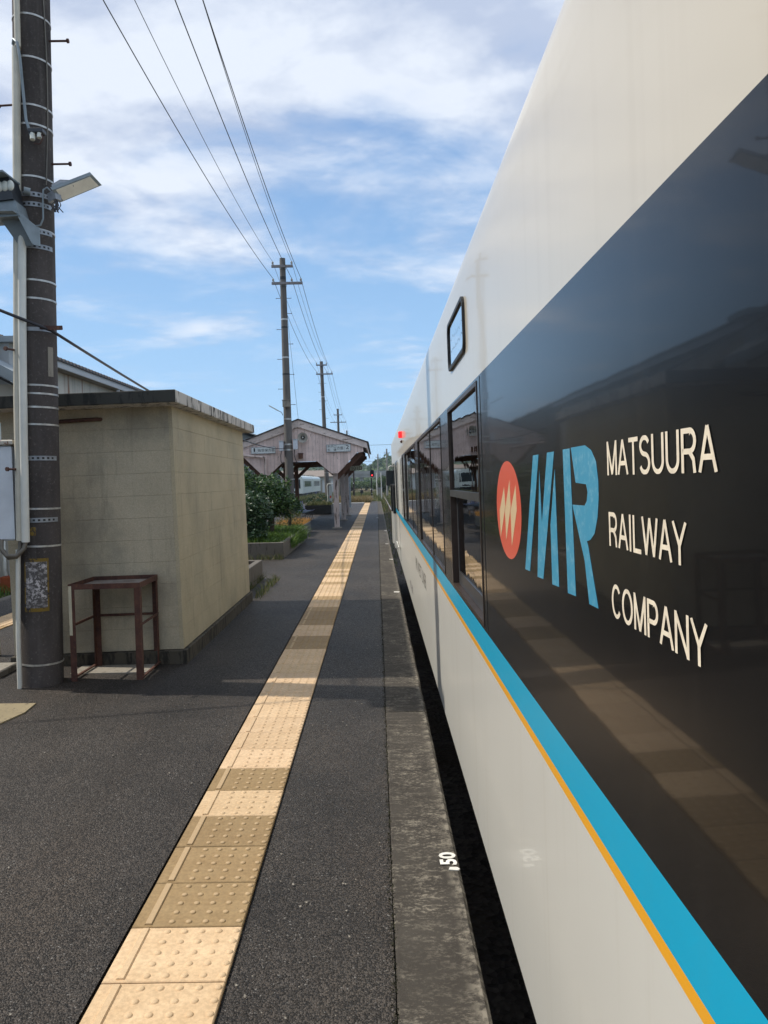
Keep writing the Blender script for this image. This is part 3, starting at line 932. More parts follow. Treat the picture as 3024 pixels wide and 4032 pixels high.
mb = MB(); mb.box((-HW - .42, .35, .0), (-HW - .34, .43, HH)); mb.build('porch_post', stationwall, hut)
# cracks as thin recessed-looking dark slivers are left to the block joints

# ------------------------------------------------------------------ rusty table
tb = thing('steel_table', 'rusty angle-iron table frame standing against the block hut', 'table', (-2.2, 6.35, gz(-2.2)))
A, B_, C_, D_ = (-2.507, 6.07), (-1.942, 6.10), (-1.955, 6.66 - .02), (-2.49, 6.58)
ZT = .81
def angle_leg(x, y, sx, sy, z0, z1):
    q = MB(); w, t = .048, .005
    q.box((min(x, x + sx * w), min(y, y + sy * t), z0), (max(x, x + sx * w), max(y, y + sy * t), z1))
    q.box((min(x, x + sx * t), min(y + sy * t, y + sy * w), z0), (max(x, x + sx * t), max(y + sy * t, y + sy * w), z1))
    return q
for (x, y), sx, sy in ((A, 1, 1), (B_, -1, 1), (C_, -1, -1), (D_, 1, -1)):
    angle_leg(x, y, sx, sy, gz(x), ZT).build('leg', rust, tb)
mb = MB(); mb.box((A[0] + .001, A[1] - .0035, .40), (A[0] + .025, A[1] - .001, .80)); tag(mb.build('painted_strip', palepaint, tb), 'cream painted upper half of the front left leg')
for p, q_ in ((A, B_), (B_, C_), (C_, D_), (D_, A)):
    mb = MB(); mb.bar((p[0], p[1], ZT - .018), (q_[0], q_[1], ZT - .018), .006, .044); mb.build('top_rail', rust, tb)
mb = MB(); mb.hexa([(A[0] + .006, A[1] + .006, ZT - .036), (B_[0] - .006, B_[1] + .006, ZT - .036), (C_[0] - .006, C_[1] - .006, ZT - .036), (D_[0] + .006, D_[1] - .006, ZT - .036),
                    (A[0] + .006, A[1] + .006, ZT - .030), (B_[0] - .006, B_[1] + .006, ZT - .030), (C_[0] - .006, C_[1] - .006, ZT - .030), (D_[0] + .006, D_[1] - .006, ZT - .030)])
mb.build('table_top', m_rust('worn_sheet', (.16, .13, .11), (.30, .28, .26)), tb)
for p, q_ in ((B_, C_), (C_, D_), (D_, A)):
    mb = MB(); mb.bar((p[0], p[1], .47), (q_[0], q_[1], .47), .006, .022); mb.build('side_rail', rust, tb)
for p, q_ in ((B_, C_), (D_, A)):
    mb = MB(); mb.bar((p[0], p[1], gz(p[0]) + .02), (q_[0], q_[1], gz(q_[0]) + .02), .02, .012); mb.build('foot_rail', rust, tb)

# ------------------------------------------------------------------ utility poles
def utility_pole(label, base, top, r0, r1, mat, arms, bolts=(), bands=(), group='utility poles along the platform'):
    t = thing('utility_pole', label, 'utility pole', base, group)
    b, tp = Vector(base), Vector(top)
    at = lambda z: b + (tp - b) * ((z - b.z) / (tp.z - b.z))
    rad = lambda z: r0 + (r1 - r0) * ((z - b.z) / (tp.z - b.z))
    n = 10
    mb = MB(); mb.tube([b + (tp - b) * i / n for i in range(n + 1)], [r0 + (r1 - r0) * i / n for i in range(n + 1)], 28); mb.build('shaft', mat, t)
    tips = []
    for (z, xa, xb, ins) in arms:
        c = at(z)
        mb = MB(); mb.bar((c.x + xa, c.y - rad(z) - .04, z), (c.x + xb, c.y - rad(z) - .04, z), .075, .075); arm = mb.build('crossarm', arm_red, t)
        mb = MB(); mb.tube([(c.x, c.y, z - .06), (c.x, c.y, z + .06)], rad(z) + .012, 20); mb.build('arm_band', steel, t)
        for xi in ins:
            mb = MB(); p = Vector((c.x + xi, c.y - rad(z) - .04, z + .038))
            mb.tube([p, p + Vector((0, 0, .03)), p + Vector((0, 0, .035)), p + Vector((0, 0, .08)), p + Vector((0, 0, .085)), p + Vector((0, 0, .12))], [.012, .012, .036, .03, .04, .02], 10)
            mb.build('insulator', insul, arm); tips.append(p + Vector((0, 0, .12)))
    for (z, a) in bolts:
        c = at(z); d = Vector((cos(a), sin(a), 0))
        mb = MB(); mb.tube([c + d * (rad(z) - .01), c + d * (rad(z) + .135)], .0085, 8); mb.tube([c + d * (rad(z) + .135), c + d * (rad(z) + .15)], .017, 10); mb.build('step_bolt', rust2, t)
    for (z, h, m_) in bands:
        c = at(z)
        mb = MB(); mb.tube([at(z - h / 2), at(z + h / 2)], rad(z) + .004, 28); mb.build('strap', m_, t)
    return t, at, rad, tips
P1_BASE, P1_TOP = (-2.738, 6.06, gz(-2.74) - .03), (-2.535, 6.06, 9.2)
lower = (-.36, .655, (-.31, .30, .60)); upper = (-.35, .35, (-.31, .31))
arms1 = [(8.72, -.88, .38, (-.807, .292)), (8.15, -1.10, .50, (-1.025, .026, .416))]
b1 = [(z, .04) for z in (5.085, 4.14, 3.0 + .1)] + [(4.61, pi), (2.66, 3.6 * pi / 2 - .55), (1.83, 3 * pi / 2 - .62)]
b1 = [(5.085, 0.0), (4.14, 0.0), (4.61, pi - .1), (2.66, 3 * pi / 2 - .42), (1.745, 3 * pi / 2 - .42), (6.05, 0), (5.6, pi), (6.6, pi), (7.1, 0)]
thin = [(z, .014, strapm) for z in (5.22, 4.90, 4.54, 4.395, 4.00, 3.60, 3.21, 3.07, 2.40, 2.335, 2.23, 2.095, 1.435, 1.14, .20)]
p1, at1, rad1, tips1 = utility_pole('thick dark concrete pole with a white conduit beside the rusty table', P1_BASE, P1_TOP, .161, .118, polem, arms1, b1, thin)
# perforated clamp bands with dark slots
def perforated(z, parent, a0=-2.6, a1=-.2, h=.036):
    c, r = at1(z), rad1(z) + .006
    q = MB(); n = 40; vs = []
    for i in range(n + 1):
        a = a0 + (a1 - a0) * i / n
        for dz in (-h / 2, h / 2): vs.append((c.x + r * cos(a), c.y + r * sin(a), z + dz))
    q.add(vs, [(2 * i, 2 * i + 2, 2 * i + 3, 2 * i + 1) for i in range(n)])
    band = q.build('clamp_band', steel, parent)
    q = MB(); r2 = r + .0015
    for i in range(9):
        a = a0 + .25 + i * (a1 - a0 - .3) / 9
        da = .055
        q.add([(c.x + r2 * cos(a + s_ * da), c.y + r2 * sin(a + s_ * da), z + dz) for s_, dz in ((-1, -h * .22), (1, -h * .22), (1, h * .22), (-1, h * .22))], [(0, 1, 2, 3)])
    q.build('slot', blackpaint, band)
for z in (3.86, 3.785, 3.58, 3.465, 1.83, 1.345): perforated(z, p1)
# dark hub of cable strap + flaked notice plate with an ochre frame
def wrap(z0, z1, a0, a1, off, n=10):
    q = MB(); vs = []
    for i in range(n + 1):
        a = a0 + (a1 - a0) * i / n
        for z in (z0, z1):
            c, r = at1(z), rad1(z) + off; vs.append((c.x + r * cos(a), c.y + r * sin(a), z))
    q.add(vs, [(2 * i, 2 * i + 2, 2 * i + 3, 2 * i + 1) for i in range(n)]); return q
wrap(.625, 1.045, -1.95, -.78, .004).build('notice_frame', ochre, p1)
wrap(.655, 1.018, -1.87, -.86, .006).build('notice_plate', flake, p1)
wrap(1.225, 1.29, -2.0, -1.35, .004).build('ochre_paint', ochre, p1)
wrap(2.47, 2.70, -.62, -.30, .004).build('old_label', concpale, p1)
# conduits on the left of the pole
cd = thing('conduit', 'pair of cream and white conduits strapped up the dark pole', 'conduit', (-2.83, 5.90, 1.19))
mb = MB(); mb.tube([(-2.787, 5.885, 1.19), (-2.765, 5.885, 2.3), (-2.725, 5.90, 3.5), (-2.680, 5.905, 4.95)], .030, 12); mb.build('cream_conduit', cream_pvc, cd)
mb = MB(); mb.tube([(-2.738, 5.868, 1.178), (-2.722, 5.868, 2.0), (-2.70, 5.872, 2.9), (-2.675, 5.876, 3.62)], .030, 12); mb.build('white_conduit', whitepvc, cd)
mb = MB(); mb.tube([(-2.66, 5.89, 4.95), (-2.640, 5.89, 6.5), (-2.62, 5.88, 9.0)], .022, 10); mb.build('upper_conduit', cream_pvc, cd)
gp = thing('ground_pipe', 'slim white pipe running down the dark pole to the asphalt', 'pipe', (-2.85, 5.88, gz(-2.85)))
mb = MB(); mb.tube([(-2.812, 5.895, 1.12), (-2.835, 5.89, .45), (-2.838, 5.888, gz(-2.83))], .0185, 10); mb.build('pipe', whitepvc, gp)
# cables
def sagline(a, b, sag, n=24):
    a, b = Vector(a), Vector(b); return [a + (b - a) * (i / n) - Vector((0, 0, sag * 4 * (i / n) * (1 - i / n))) for i in range(n + 1)]
def cable(name, label, pts, r, mat, cat='cable', group=None, n=6):
    mb = MB(); mb.tube(pts, r, n); o = mb.build(name, mat, None, pts[0]); return tag(o, label, cat, group)
cable('hanging_cable', 'grey cable loop hanging below the white box onto the dark pole', [(-2.93, 5.88, 1.20), (-2.925, 5.86, 1.13), (-2.88, 5.85, 1.075), (-2.80, 5.85, 1.075), (-2.745, 5.855, 1.13), (-2.738, 5.865, 1.18)], .017, greycable)
cable('hanging_cable', 'lower grey cable loop drooping under the white box', [(-2.96, 5.9, 1.20), (-2.93, 5.885, 1.11), (-2.88, 5.88, 1.055), (-2.82, 5.88, 1.06), (-2.795, 5.885, 1.12), (-2.787, 5.885, 1.19)], .016, greycable)
cable('hanging_cable', 'thin grey cable looping from the conduit top to the camera on the pole', [(-2.70, 5.90, 4.97), (-2.685, 5.88, 5.0), (-2.655, 5.87, 4.97), (-2.64, 5.875, 4.85), (-2.628, 5.88, 4.6), (-2.615, 5.88, 4.4), (-2.575, 5.87, 4.27)], .012, steelpaint)
cable('hanging_cable', 'thin brown wire running down the right edge of the dark pole', [at1(z) + Vector((rad1(z) * cos(-.45 + .12 * sin(z * 3)) + .004, rad1(z) * sin(-.45 + .12 * sin(z * 3)) - .004, 0)) for z in [3.95 + .12 * i for i in range(18)]], .005, greycable)
cable('hanging_cable', 'grey loop of cable on the dark pole under the lamp', [(-2.585, 5.88, 3.60), (-2.54, 5.89, 3.61), (-2.52, 5.895, 3.66), (-2.517, 5.895, 3.80), (-2.51, 5.895, 3.88), (-2.485, 5.905, 3.90), (-2.455, 5.915, 3.87)], .007, steelpaint)
TC = cable('overhead_cable', 'thick black cable passing the dark pole and sagging over the hut roof', sagline((-9.99, 5.2, 6.3), (-2.47, 5.85, 2.80), .10) + sagline((-2.47, 5.86, 2.80), (-3.02, 25.0, 2.74), .26)[1:], .012, blackcable, 'cable', None, 8)
ha = thing('cable_hanger', 'small rusty bracket clamped round the pole holding the black cable', 'bracket', (-2.5, 5.85, 2.8))
wrap(2.815, 2.845, -2.5, -.2, .006).build('clamp', steel, ha)
mb = MB(); mb.bar((-2.56, 5.87, 2.83), (-2.44, 5.84, 2.815), .022, .03); mb.bar((-2.46, 5.85, 2.82), (-2.41, 5.9, 2.83), .03, .03); mb.build('arm', rust2, ha)
# white junction box
jb = thing('junction_box', 'white metal box with a rusty lid strapped to the dark pole', 'electric box', (-3.05, 6.05, 1.19))
mb = MB(); mb.bevbox((-3.36, 5.90, 1.19), (-2.835, 6.18, 1.93), .012); mb.build('cabinet', boxm, jb)
mb = MB(); mb.bevbox((-3.38, 5.875, 1.932), (-2.815, 6.20, 1.975), .01); mb.build('lid', boxrust, jb)
mb = MB(); mb.box((-2.834, 5.95, 1.80), (-2.80, 5.96, 1.86)); mb.box((-2.834, 5.95, 1.315), (-2.80, 5.96, 1.375)); mb.build('mounting_strap', steel, jb)
# camera
cc = thing('security_camera', 'small dark security camera banded high on the thick pole', 'camera', (-2.53, 5.87, 4.28))
mb = MB(); mb.bevbox((-2.585, 5.835, 4.285), (-2.475, 5.905, 4.322), .006); mb.build('bracket', housing, cc)
mb = MB(); mb.tube([(-2.558, 5.855, 4.285), (-2.556, 5.845, 4.235)], .019, 12); mb.tube([(-2.505, 5.855, 4.285), (-2.507, 5.85, 4.25)], .018, 12); mb.build('camera_head', lens, cc)
mb = MB(); mb.tube([(-2.49, 5.85, 4.28), (-2.475, 5.84, 4.24), (-2.50, 5.84, 4.20), (-2.545, 5.845, 4.205)], .005, 6); mb.build('lead', rust2, cc)
# flat flood lamp on the right
fl = thing('flood_lamp', 'flat rectangular flood lamp on the right side of the dark pole', 'lamp', (-2.44, 5.9, 3.83))
q4 = [Vector(p) for p in ((-2.423, 5.85, 3.859), (-2.161, 5.97, 4.018), (-2.13, 6.09, 3.983), (-2.412, 5.97, 3.81))]
nn = (q4[1] - q4[0]).cross(q4[3] - q4[0]).normalized()
if nn.y < 0: nn = -nn
mb = MB(); mb.hexa([*q4, *[p + nn * .035 for p in q4]]); mb.build('housing', steelpaint, fl)
ctr = sum(q4, Vector()) / 4
mb = MB(); ins = [ctr + (p - ctr) * .86 - nn * .004 for p in q4]; mb.hexa([*ins, *[p + nn * .0035 for p in ins]]); mb.build('diffuser', diffuser, fl)
mb = MB(); mb.bar((-2.48, 5.95, 3.83), (-2.40, 5.9, 3.84), .05, .07); mb.tube([(-2.44, 5.92, 3.90), (-2.38, 5.92, 3.935), (-2.30, 5.95, 3.94)], .03, 8); mb.build('mount', steel, fl)
mb = MB()
for i in range(12): mb.tube([(-2.42 + random.gauss(0, .015), 5.9, 3.80), (-2.41 + random.gauss(0, .02), 5.89, 3.76), (-2.40 + random.gauss(0, .025), 5.89, 3.70 + random.random() * .03)], .004, 5)
mb.build('wire_tails', blackcable, fl)
# three-lens lamp box on the left
lb = thing('lamp_box', 'black hooded lamp box with three round lenses left of the pole', 'lamp', (-2.8, 5.8, 3.75))
def skew(x, y, z): return (x, y, z - .05 + .10 * (x + 2.66))
mb = MB(); mb.hexa([skew(*p) for p in [(-3.1, 5.72, 3.80), (-2.665, 5.72, 3.80), (-2.665, 5.90, 3.80), (-3.1, 5.90, 3.80), (-3.1, 5.72, 3.965), (-2.69, 5.72, 3.965), (-2.69, 5.90, 3.965), (-3.1, 5.90, 3.965)]]); mb.build('housing', housing, lb)
mb = MB(); mb.hexa([skew(*p) for p in [(-3.1, 5.62, 3.962), (-2.685, 5.62, 3.962), (-2.685, 5.90, 3.968), (-3.1, 5.90, 3.968), (-3.1, 5.62, 3.975), (-2.685, 5.62, 3.975), (-2.685, 5.90, 3.981), (-3.1, 5.90, 3.981)]]); mb.build('hood', steelpaint, lb)
for xx in (-2.680, -2.720, -2.760, -2.80):
    mb = MB(); c = skew(xx, 5.722, 3.90); mb.ball(c, .029, 14, 10, 0, (1, .6, 1.35)); mb.build('lens', lens, lb)
mb = MB(); mb.hexa([skew(*p) for p in [(-3.05, 5.74, 3.70), (-2.63, 5.74, 3.68), (-2.63, 5.92, 3.68), (-3.05, 5.92, 3.70), (-3.05, 5.74, 3.798), (-2.66, 5.74, 3.798), (-2.66, 5.92, 3.798), (-3.05, 5.92, 3.798)]]); mb.tube([(-2.64, 5.85, 3.86), (-2.60, 5.87, 3.855)], .028, 12); mb.build('gear_case', steelpaint, lb)
br = thing('wall_bracket', 'grey folded steel bracket under the three-lens lamp box', 'bracket', (-2.7, 5.85, 3.44))
mb = MB(); mb.hexa([(-2.83, 5.70, 3.655), (-2.66, 5.70, 3.655), (-2.575, 5.88, 3.60), (-2.80, 5.95, 3.655), (-2.83, 5.70, 3.665), (-2.66, 5.70, 3.665), (-2.575, 5.88, 3.61), (-2.80, 5.95, 3.665)]); mb.build('shelf', steelpaint, br)
mb = MB(); mb.prism([(-2.655, 3.655), (-2.625, 3.655), (-2.555, 3.585), (-2.535, 3.58), (-2.535, 3.44), (-2.565, 3.44), (-2.58, 3.46)], lambda x, z: (x, 5.845 - (x + 2.535) * -.9, z), lambda x, z: (x + .004, 5.855 - (x + 2.535) * -.9, z)); mb.build('side_plate', steelpaint, br)
mb = MB(); mb.prism([(-2.82, 3.655), (-2.662, 3.655), (-2.595, 3.45), (-2.70, 3.452)], lambda x, z: (x, 5.80 + (3.655 - z) * .35, z), lambda x, z: (x, 5.81 + (3.655 - z) * .35, z)); mb.build('front_plate', steelpaint, br)

# poles further along
b2 = []
for i, z in enumerate([7.70, 7.70, 7.2, 6.68, 6.2, 5.7, 5.2, 4.72, 4.2]): b2.append((z, 0.0 if i % 2 == 0 else pi))
p2, at2, rad2, tips2 = utility_pole('tall concrete pole rising in front of the pink shelter gable', (-2.898, 25.2, gz(-2.9) - .02), (-2.965, 25.2, 9.0), .155, .094, polem2, [(8.71, *upper), (8.155, *lower)], b2,
                              [(z, .05, strapm) for z in (7.0, 5.75, 3.72, 2.88, 2.70)] + [(8.35, .10, blackpaint), (6.74, .05, blackpaint), (5.2, .05, blackpaint), (1.72, .02, strapm)])
p3, at3, rad3, tips3 = utility_pole('second tall concrete pole whose foot is hidden by the dark planter', (-3.14, 48, gz(-3.1) - .02), (-3.354, 48, 9.23), .155, .10, polem2, [(8.985, -.33, .36, (-.3, .32)), (8.42, -.35, .70, (-.30, .33, .64))],
                              [(7.86, 0), (7.86, pi), (7.3, pi), (6.75, 0), (6.75, pi), (6.2, pi), (5.65, 0), (5.1, pi)], [(7.0, .05, strapm), (2.2, .02, strapm)])
p4, at4, rad4, tips4 = utility_pole('slender concrete pole third in line, far behind the shelter roof', (-3.80, 79, -1.0), (-3.92, 79, 9.23), .155, .11, polem2, [(8.58, -.43, .43, (-.4, .4)), (7.82, -.82, .83, (-.4, .35, .8))])
p5, at5, rad5, tips5 = utility_pole('farthest concrete pole, only its top showing above the shelter eave', (-4.2, 112, -1.0), (-4.29, 112, 9.2), .155, .11, polem2, [(8.4, -.43, .43, (-.4, .4)), (7.7, -.82, .83, (-.4, .35, .8))])
WLABEL = ['upper left', 'upper right', 'lower left', 'lower middle', 'lower right']
for i in range(5):
    rr = .0085 if i >= 2 else .006
    P_ = sagline(tips1[i] + Vector((0, -20, .2)), tips1[i], .25)[:-1] + sagline(tips1[i], tips2[i], .34 if i >= 2 else .40)[:-1] + sagline(tips2[i], tips3[i], .40)[:-1] + sagline(tips3[i], tips4[i], .5)[:-1] + sagline(tips4[i], tips5[i], .5)
    cable('overhead_wire', 'overhead wire on the %s insulators of the pole line' % WLABEL[i], P_, rr, wirem, 'wire', 'wires strung along the pole line', 5)
cable('overhead_wire', 'thin wire dropping from the second pole down to the shelter ridge', sagline((-2.86, 25.2, 7.3), (-2.62, 25.7, 3.72), .02), .006, wirem, 'wire')
cable('overhead_wire', 'wire pair crossing level to the right behind the shelter', sagline((-3.9, 79, 5.4), (14, 74, 5.9), .25), .018, wirem, 'wire')
cable('overhead_wire', 'lower level wire crossing to the right toward the train', sagline((-3.9, 79, 3.75), (14, 90, 4.1), .12), .015, wirem, 'wire')
# fittings on the second pole
def small_box(label, a, b, mat=boxm):
    t = thing('meter_box', label, 'electric box', a)
    mb = MB(); mb.bevbox(a, b, .01); mb.build('case', mat, t)
    mb = MB(); mb.box((a[0] - .02, a[1] - .02, b[2]), (b[0] + .02, b[1], b[2] + .015)); mb.build('cap', mat, t)
small_box('white box on the left side of the pole before the gable', (-3.20, 24.98, 2.66), (-3.07, 25.2, 2.98))
small_box('white box on the right side of the pole before the gable', (-2.74, 24.98, 2.70), (-2.60, 25.2, 3.03))
small_box('grey box banded to the pole just above the shelter ridge', (-3.05, 24.93, 4.10), (-2.80, 25.06, 4.32), concpale)
small_box('small dark box on the shelter gable right of the pole', (-2.62, 25.4, 2.42), (-2.48, 25.6, 2.58), timber)
cable('hanging_cable', 'black cable loop hanging from the left box on the pole', [(-3.13, 25.02, 2.68), (-3.16, 25.0, 2.5), (-3.15, 24.99, 2.3), (-3.08, 24.99, 2.22), (-3.03, 25.0, 2.24)], .012, blackcable)
cable('hanging_cable', 'black cable loop hanging from the right box on the pole', [(-2.70, 25.02, 2.70), (-2.72, 25.0, 2.52), (-2.66, 25.0, 2.35), (-2.63, 25.0, 2.25)], .012, blackcable)
tl = thing('tube_lamp', 'white tube lamp on an arm left of the second pole', 'lamp', (-3.1, 25.2, 3.95))
mb = MB(); mb.bar((-3.52, 25.1, 4.17), (-3.22, 25.15, 4.0), .06, .03); mb.build('tube', lens, tl)
mb = MB(); mb.tube([(-3.22, 25.15, 4.0), (-3.12, 25.18, 3.95), (-3.08, 25.2, 3.85)], .012, 6); mb.build('arm', steel, tl)

# ------------------------------------------------------------------ shelter
SH = thing('platform_shelter', 'open pink timber platform shelter with peeling gable and dark roof', 'shelter', (-2.565, 25.6, .02), None, -.012, local=True)
HWd, PK, EV = 2.30, 3.70, 2.87
sl = (PK - EV) / HWd
roofz = lambda u: PK - sl * abs(u)
L_ = 11.4
# planks of the gable
def low(u):
    a = abs(u)
    pts = [(0, 2.29), (.58, 2.29), (1.06, 1.86), (1.28, 1.86), (1.93, 2.53), (2.14, 2.56), (2.3, 2.6)]
    for (p, q), (r, s_) in zip(pts[:-1], pts[1:]):
        if p <= a <= r: return q + (s_ - q) * (a - p) / (r - p)
    return 2.6
W_ = .118
n_p = int(2 * 2.16 / W_)
for i in range(n_p + 1):
    u0 = -2.16 + i * W_; u1 = min(u0 + W_ - .006, 2.16)
    if u1 <= u0 + .01: continue
    br_ = [u0] + [s_ * b for b in (.58, 1.06, 1.28, 1.93) for s_ in (-1, 1) if u0 < s_ * b < u1] + ([0.0] if u0 < 0 < u1 else []) + [u1]
    br_.sort()
    poly = [(u, low(u)) for u in br_] + [(u, roofz(u) - .06) for u in reversed(br_)]
    dy = random.uniform(-.003, .003)
    mb = MB(); mb.prism(poly, lambda u, v: (u, dy, v), lambda u, v: (u, .022 + dy, v)); mb.build('plank', peel, SH)
bk_ = [-2.15, -1.93, -1.28, -1.06, -.58, 0, .58, 1.06, 1.28, 1.93, 2.15]
mb = MB(); mb.prism([(u, low(u) + .012) for u in bk_] + [(u, roofz(u) - .07) for u in reversed(bk_)], lambda u, v: (u, .026, v), lambda u, v: (u, .036, v)); mb.build('gable_backing', timberdk, SH)
for s_ in (-1, 1):
    mb = MB()
    mb.prism([(0, PK), (s_ * HWd, EV), (s_ * HWd, EV - .20), (0, PK - .25)], lambda u, v: (u, -.075, v), lambda u, v: (u, -.035, v)); mb.build('bargeboard', peelfas, SH)
    # roof sheet
    mb = MB(); mb.hexa([(0, -.12, PK + .005), (s_ * (HWd + .05), -.12, EV - .013), (s_ * (HWd + .05), L_, EV - .013), (0, L_, PK + .005),
                        (0, -.12, PK + .04), (s_ * (HWd + .05), -.12, EV + .022), (s_ * (HWd + .05), L_, EV + .022), (0, L_, PK + .04)]); mb.build('roof_sheet', roofm, SH)
    mb = MB(); mb.bar((s_ * (HWd - .03), .1, EV - .12), (s_ * (HWd - .03), L_ - .1, EV - .12), .04, .16); mb.build('eave_board', peelfas, SH)
    for u, v in ((2.0, 2.84), (1.17, 3.14), (.5, 3.40)):
        mb = MB(); mb.bar((s_ * u, .05, v), (s_ * u, L_ - .1, v), .10, .12); mb.build('purlin', timberdk, SH)
    for k, yy in enumerate((.35, 5.6, 9.8)):
        px = s_ * 1.17
        mb = MB(); mb.bevbox((px - .085, yy - .085, -.02), (px + .085, yy + .085, 3.08), .006); mb.build('post', peel2 if s_ > 0 else timber, SH)
        dz = -.13 if k == 0 else 0
        mb = MB(); mb.bar((px, yy, 1.79 + dz), (s_ * 2.08, yy, 2.67 + dz), .10, .15); mb.build('brace', timber, SH)
        mb = MB(); mb.bar((px, yy, 1.80), (s_ * .52, yy, 2.40), .10, .14); mb.build('brace', timber, SH)
        mb = MB(); mb.box((px - .16, yy - .14, -.03), (px + .16, yy + .14, .018 - s_ * .004)); mb.build('base_plate', concpale, SH)
    mb = MB(); mb.bar((s_ * 1.17, .1, 2.45), (s_ * 1.17, L_ - .1, 2.45), .11, .16); mb.build('long_beam', timberdk, SH)
for yy in (.35, 5.6, 9.8):
    mb = MB(); mb.bar((-2.15, yy + .11, 2.66), (2.15, yy + .11, 2.66), .09, .16); mb.build('tie_beam', timberdk, SH)
    mb = MB(); mb.bar((-1.08, yy, 2.37), (1.08, yy, 2.37), .09, .14); mb.build('collar_beam', timber, SH)
mb = MB(); mb.bar((0, -.05, PK - .06), (0, L_, PK - .06), .08, .1); mb.build('ridge_beam', timberdk, SH)
mb = MB(); mb.tube([(-2.3, -.1, 2.60), (-1.21, -.1, 2.48), (-1.17, -.1, 2.45), (-1.165, -.1, 2.40), (-1.15, -.1, .02)], .04, 10); mb.build('drain_pipe', peel2, SH)

def shl(u, v, y=0.0):
    """shelter-local to world"""
    c, s_ = cos(-.012), sin(-.012)
    return Vector((-2.565 + u * c + v * s_, 25.6 + y, .02 - u * s_ + v * c))
def sign_board(name, label, u0, u1, v0, v1, y, texts, mat=signwhite, frame=True, th=.03):
    t = thing(name, label, 'sign', shl((u0 + u1) / 2, v0, y))
    fmap = lambda u, v, d: shl(u0 + (u1 - u0) * u, v0 + (v1 - v0) * v, y - d)
    mb = MB(); mb.hexa([fmap(0, 0, 0), fmap(1, 0, 0), fmap(1, 0, -th), fmap(0, 0, -th), fmap(0, 1, 0), fmap(1, 1, 0), fmap(1, 1, -th), fmap(0, 1, -th)]); mb.build('board', mat, t)
    if frame:
        mb = MB(); e = .012
        for a, b in (((0, 0), (1, 0)), ((1, 0), (1, 1)), ((1, 1), (0, 1)), ((0, 1), (0, 0))):
            mb.bar(fmap(*a, 0), fmap(*b, 0), e, e, (0, -1, 0))
        mb.build('frame', steel, t)
    mb = MB()
    for (txt, a0, a1, c0, c1) in texts:
        if txt == '|': mb.add([fmap(a0, c0, .004), fmap(a1, c0, .004), fmap(a1, c1, .004), fmap(a0, c1, .004)], [(0, 1, 2, 3)])
        else: lettering(mb, txt, lambda u, v: fmap(a0 + (a1 - a0) * u, c0 + (c1 - c0) * v, .004))
    mb.build('lettering', blackpaint, t)
    return t
sign_board('platform_sign', 'white platform 1 direction sign on the left of the gable', -1.62, -.805, 2.605, 2.82, -.06,
           [('1', .10, .16, .30, .86), ('のりば', .065, .20, .10, .20), ('|', .243, .247, .08, .92), ('佐世保方面', .275, .965, .28, .74)])
sign_board('platform_sign', 'white platform 2 direction sign on the right of the gable', .925, 1.735, 2.59, 2.83, -.06,
           [('2', .80, .93, .32, .88), ('のりば', .80, .94, .10, .20), ('|', .735, .739, .08, .92), ('平戸口', .04, .40, .54, .90), ('松', .04, .15, .10, .46), ('浦', .29, .40, .10, .46), ('方面', .43, .69, .28, .72)])
sg = sign_board('train_sign', 'olive 101D train number board hanging under the shelter eave', 1.5, 2.01, 2.02, 2.205, 5.3, [('101D', .16, .98, .12, .90)], signolive, False, .02)
mb = MB(); mb.bar(shl(1.5 + .1, 2.205, 5.31), shl(1.5 + .1, 2.75, 5.31), .02, .02); mb.build('hanger', timberdk, sg)
# horn loudspeaker
ls = thing('horn_speaker', 'round horn loudspeaker mounted high on the pink gable', 'loudspeaker', (-2.455, 25.5, 3.108))
mb = MB(); c = Vector((-2.455, 25.52, 3.108))
mb.tube([c + Vector((0, d, 0)) for d in (0, -.06, -.12, -.17, -.19)], [.03, .045, .085, .15, .172], 28, cap=False); mb.build('horn', hornm, ls)
mb = MB(); mb.tube([c + Vector((0, d, 0)) for d in (.04, -.10, -.15)], [.07, .05, .035], 16); mb.build('driver', blackpaint, ls)
mb = MB(); mb.ball(c + Vector((0, -.165, 0)), .03, 12, 8); mb.build('centre_cone', insul, ls)
mb = MB(); mb.bar(c + Vector((0, .02, -.16)), c + Vector((0, .08, 0)), .03, .03); mb.build('bracket', rust2, ls)

# bench with coloured seats under the shelter
bn = thing('seat_bench', 'row of moulded bench seats in mixed colours under the shelter', 'bench', (-3.0, 31, 0))
for i, mm in enumerate((seatgrey, teal, seatgrey, maroon, seatblue, seatpurple)):
    y0 = 29.3 + i * .52
    x0 = -3.02 + i * .02
    prof = [(-.22, .44), (-.18, .40), (.10, .40), (.20, .47), (.26, .66), (.28, .80)]
    mb = MB(); vs = []
    for (u, v) in prof:
        for yy in (y0 + .02, y0 + .48): vs.append((x0 - u, yy, v + .02))
    for (u, v) in prof:
        for yy in (y0 + .02, y0 + .48): vs.append((x0 - u - .004, yy, v - .005))
    k = len(prof); fs = []
    for a in range(k - 1): fs += [(2 * a, 2 * a + 1, 2 * a + 3, 2 * a + 2), (2 * k + 2 * a, 2 * k + 2 * a + 2, 2 * k + 2 * a + 3, 2 * k + 2 * a + 1)]
    fs += [(0, 2 * k, 2 * k + 1, 1)]
    mb.add(vs, fs, 0, True); mb.build('seat', mm, bn)
    mb = MB()
    for u in (-.15, .15): mb.tube([(x0 - u * .6, y0 + .25, .40), (x0 - u * 1.2, y0 + .25, .03)], .012, 6)
    mb.build('leg', blackpaint, bn)
mb = MB(); mb.bar((-3.0, 29.3, .39), (-2.92, 32.4, .39), .04, .04); mb.build('frame', blackpaint, bn)

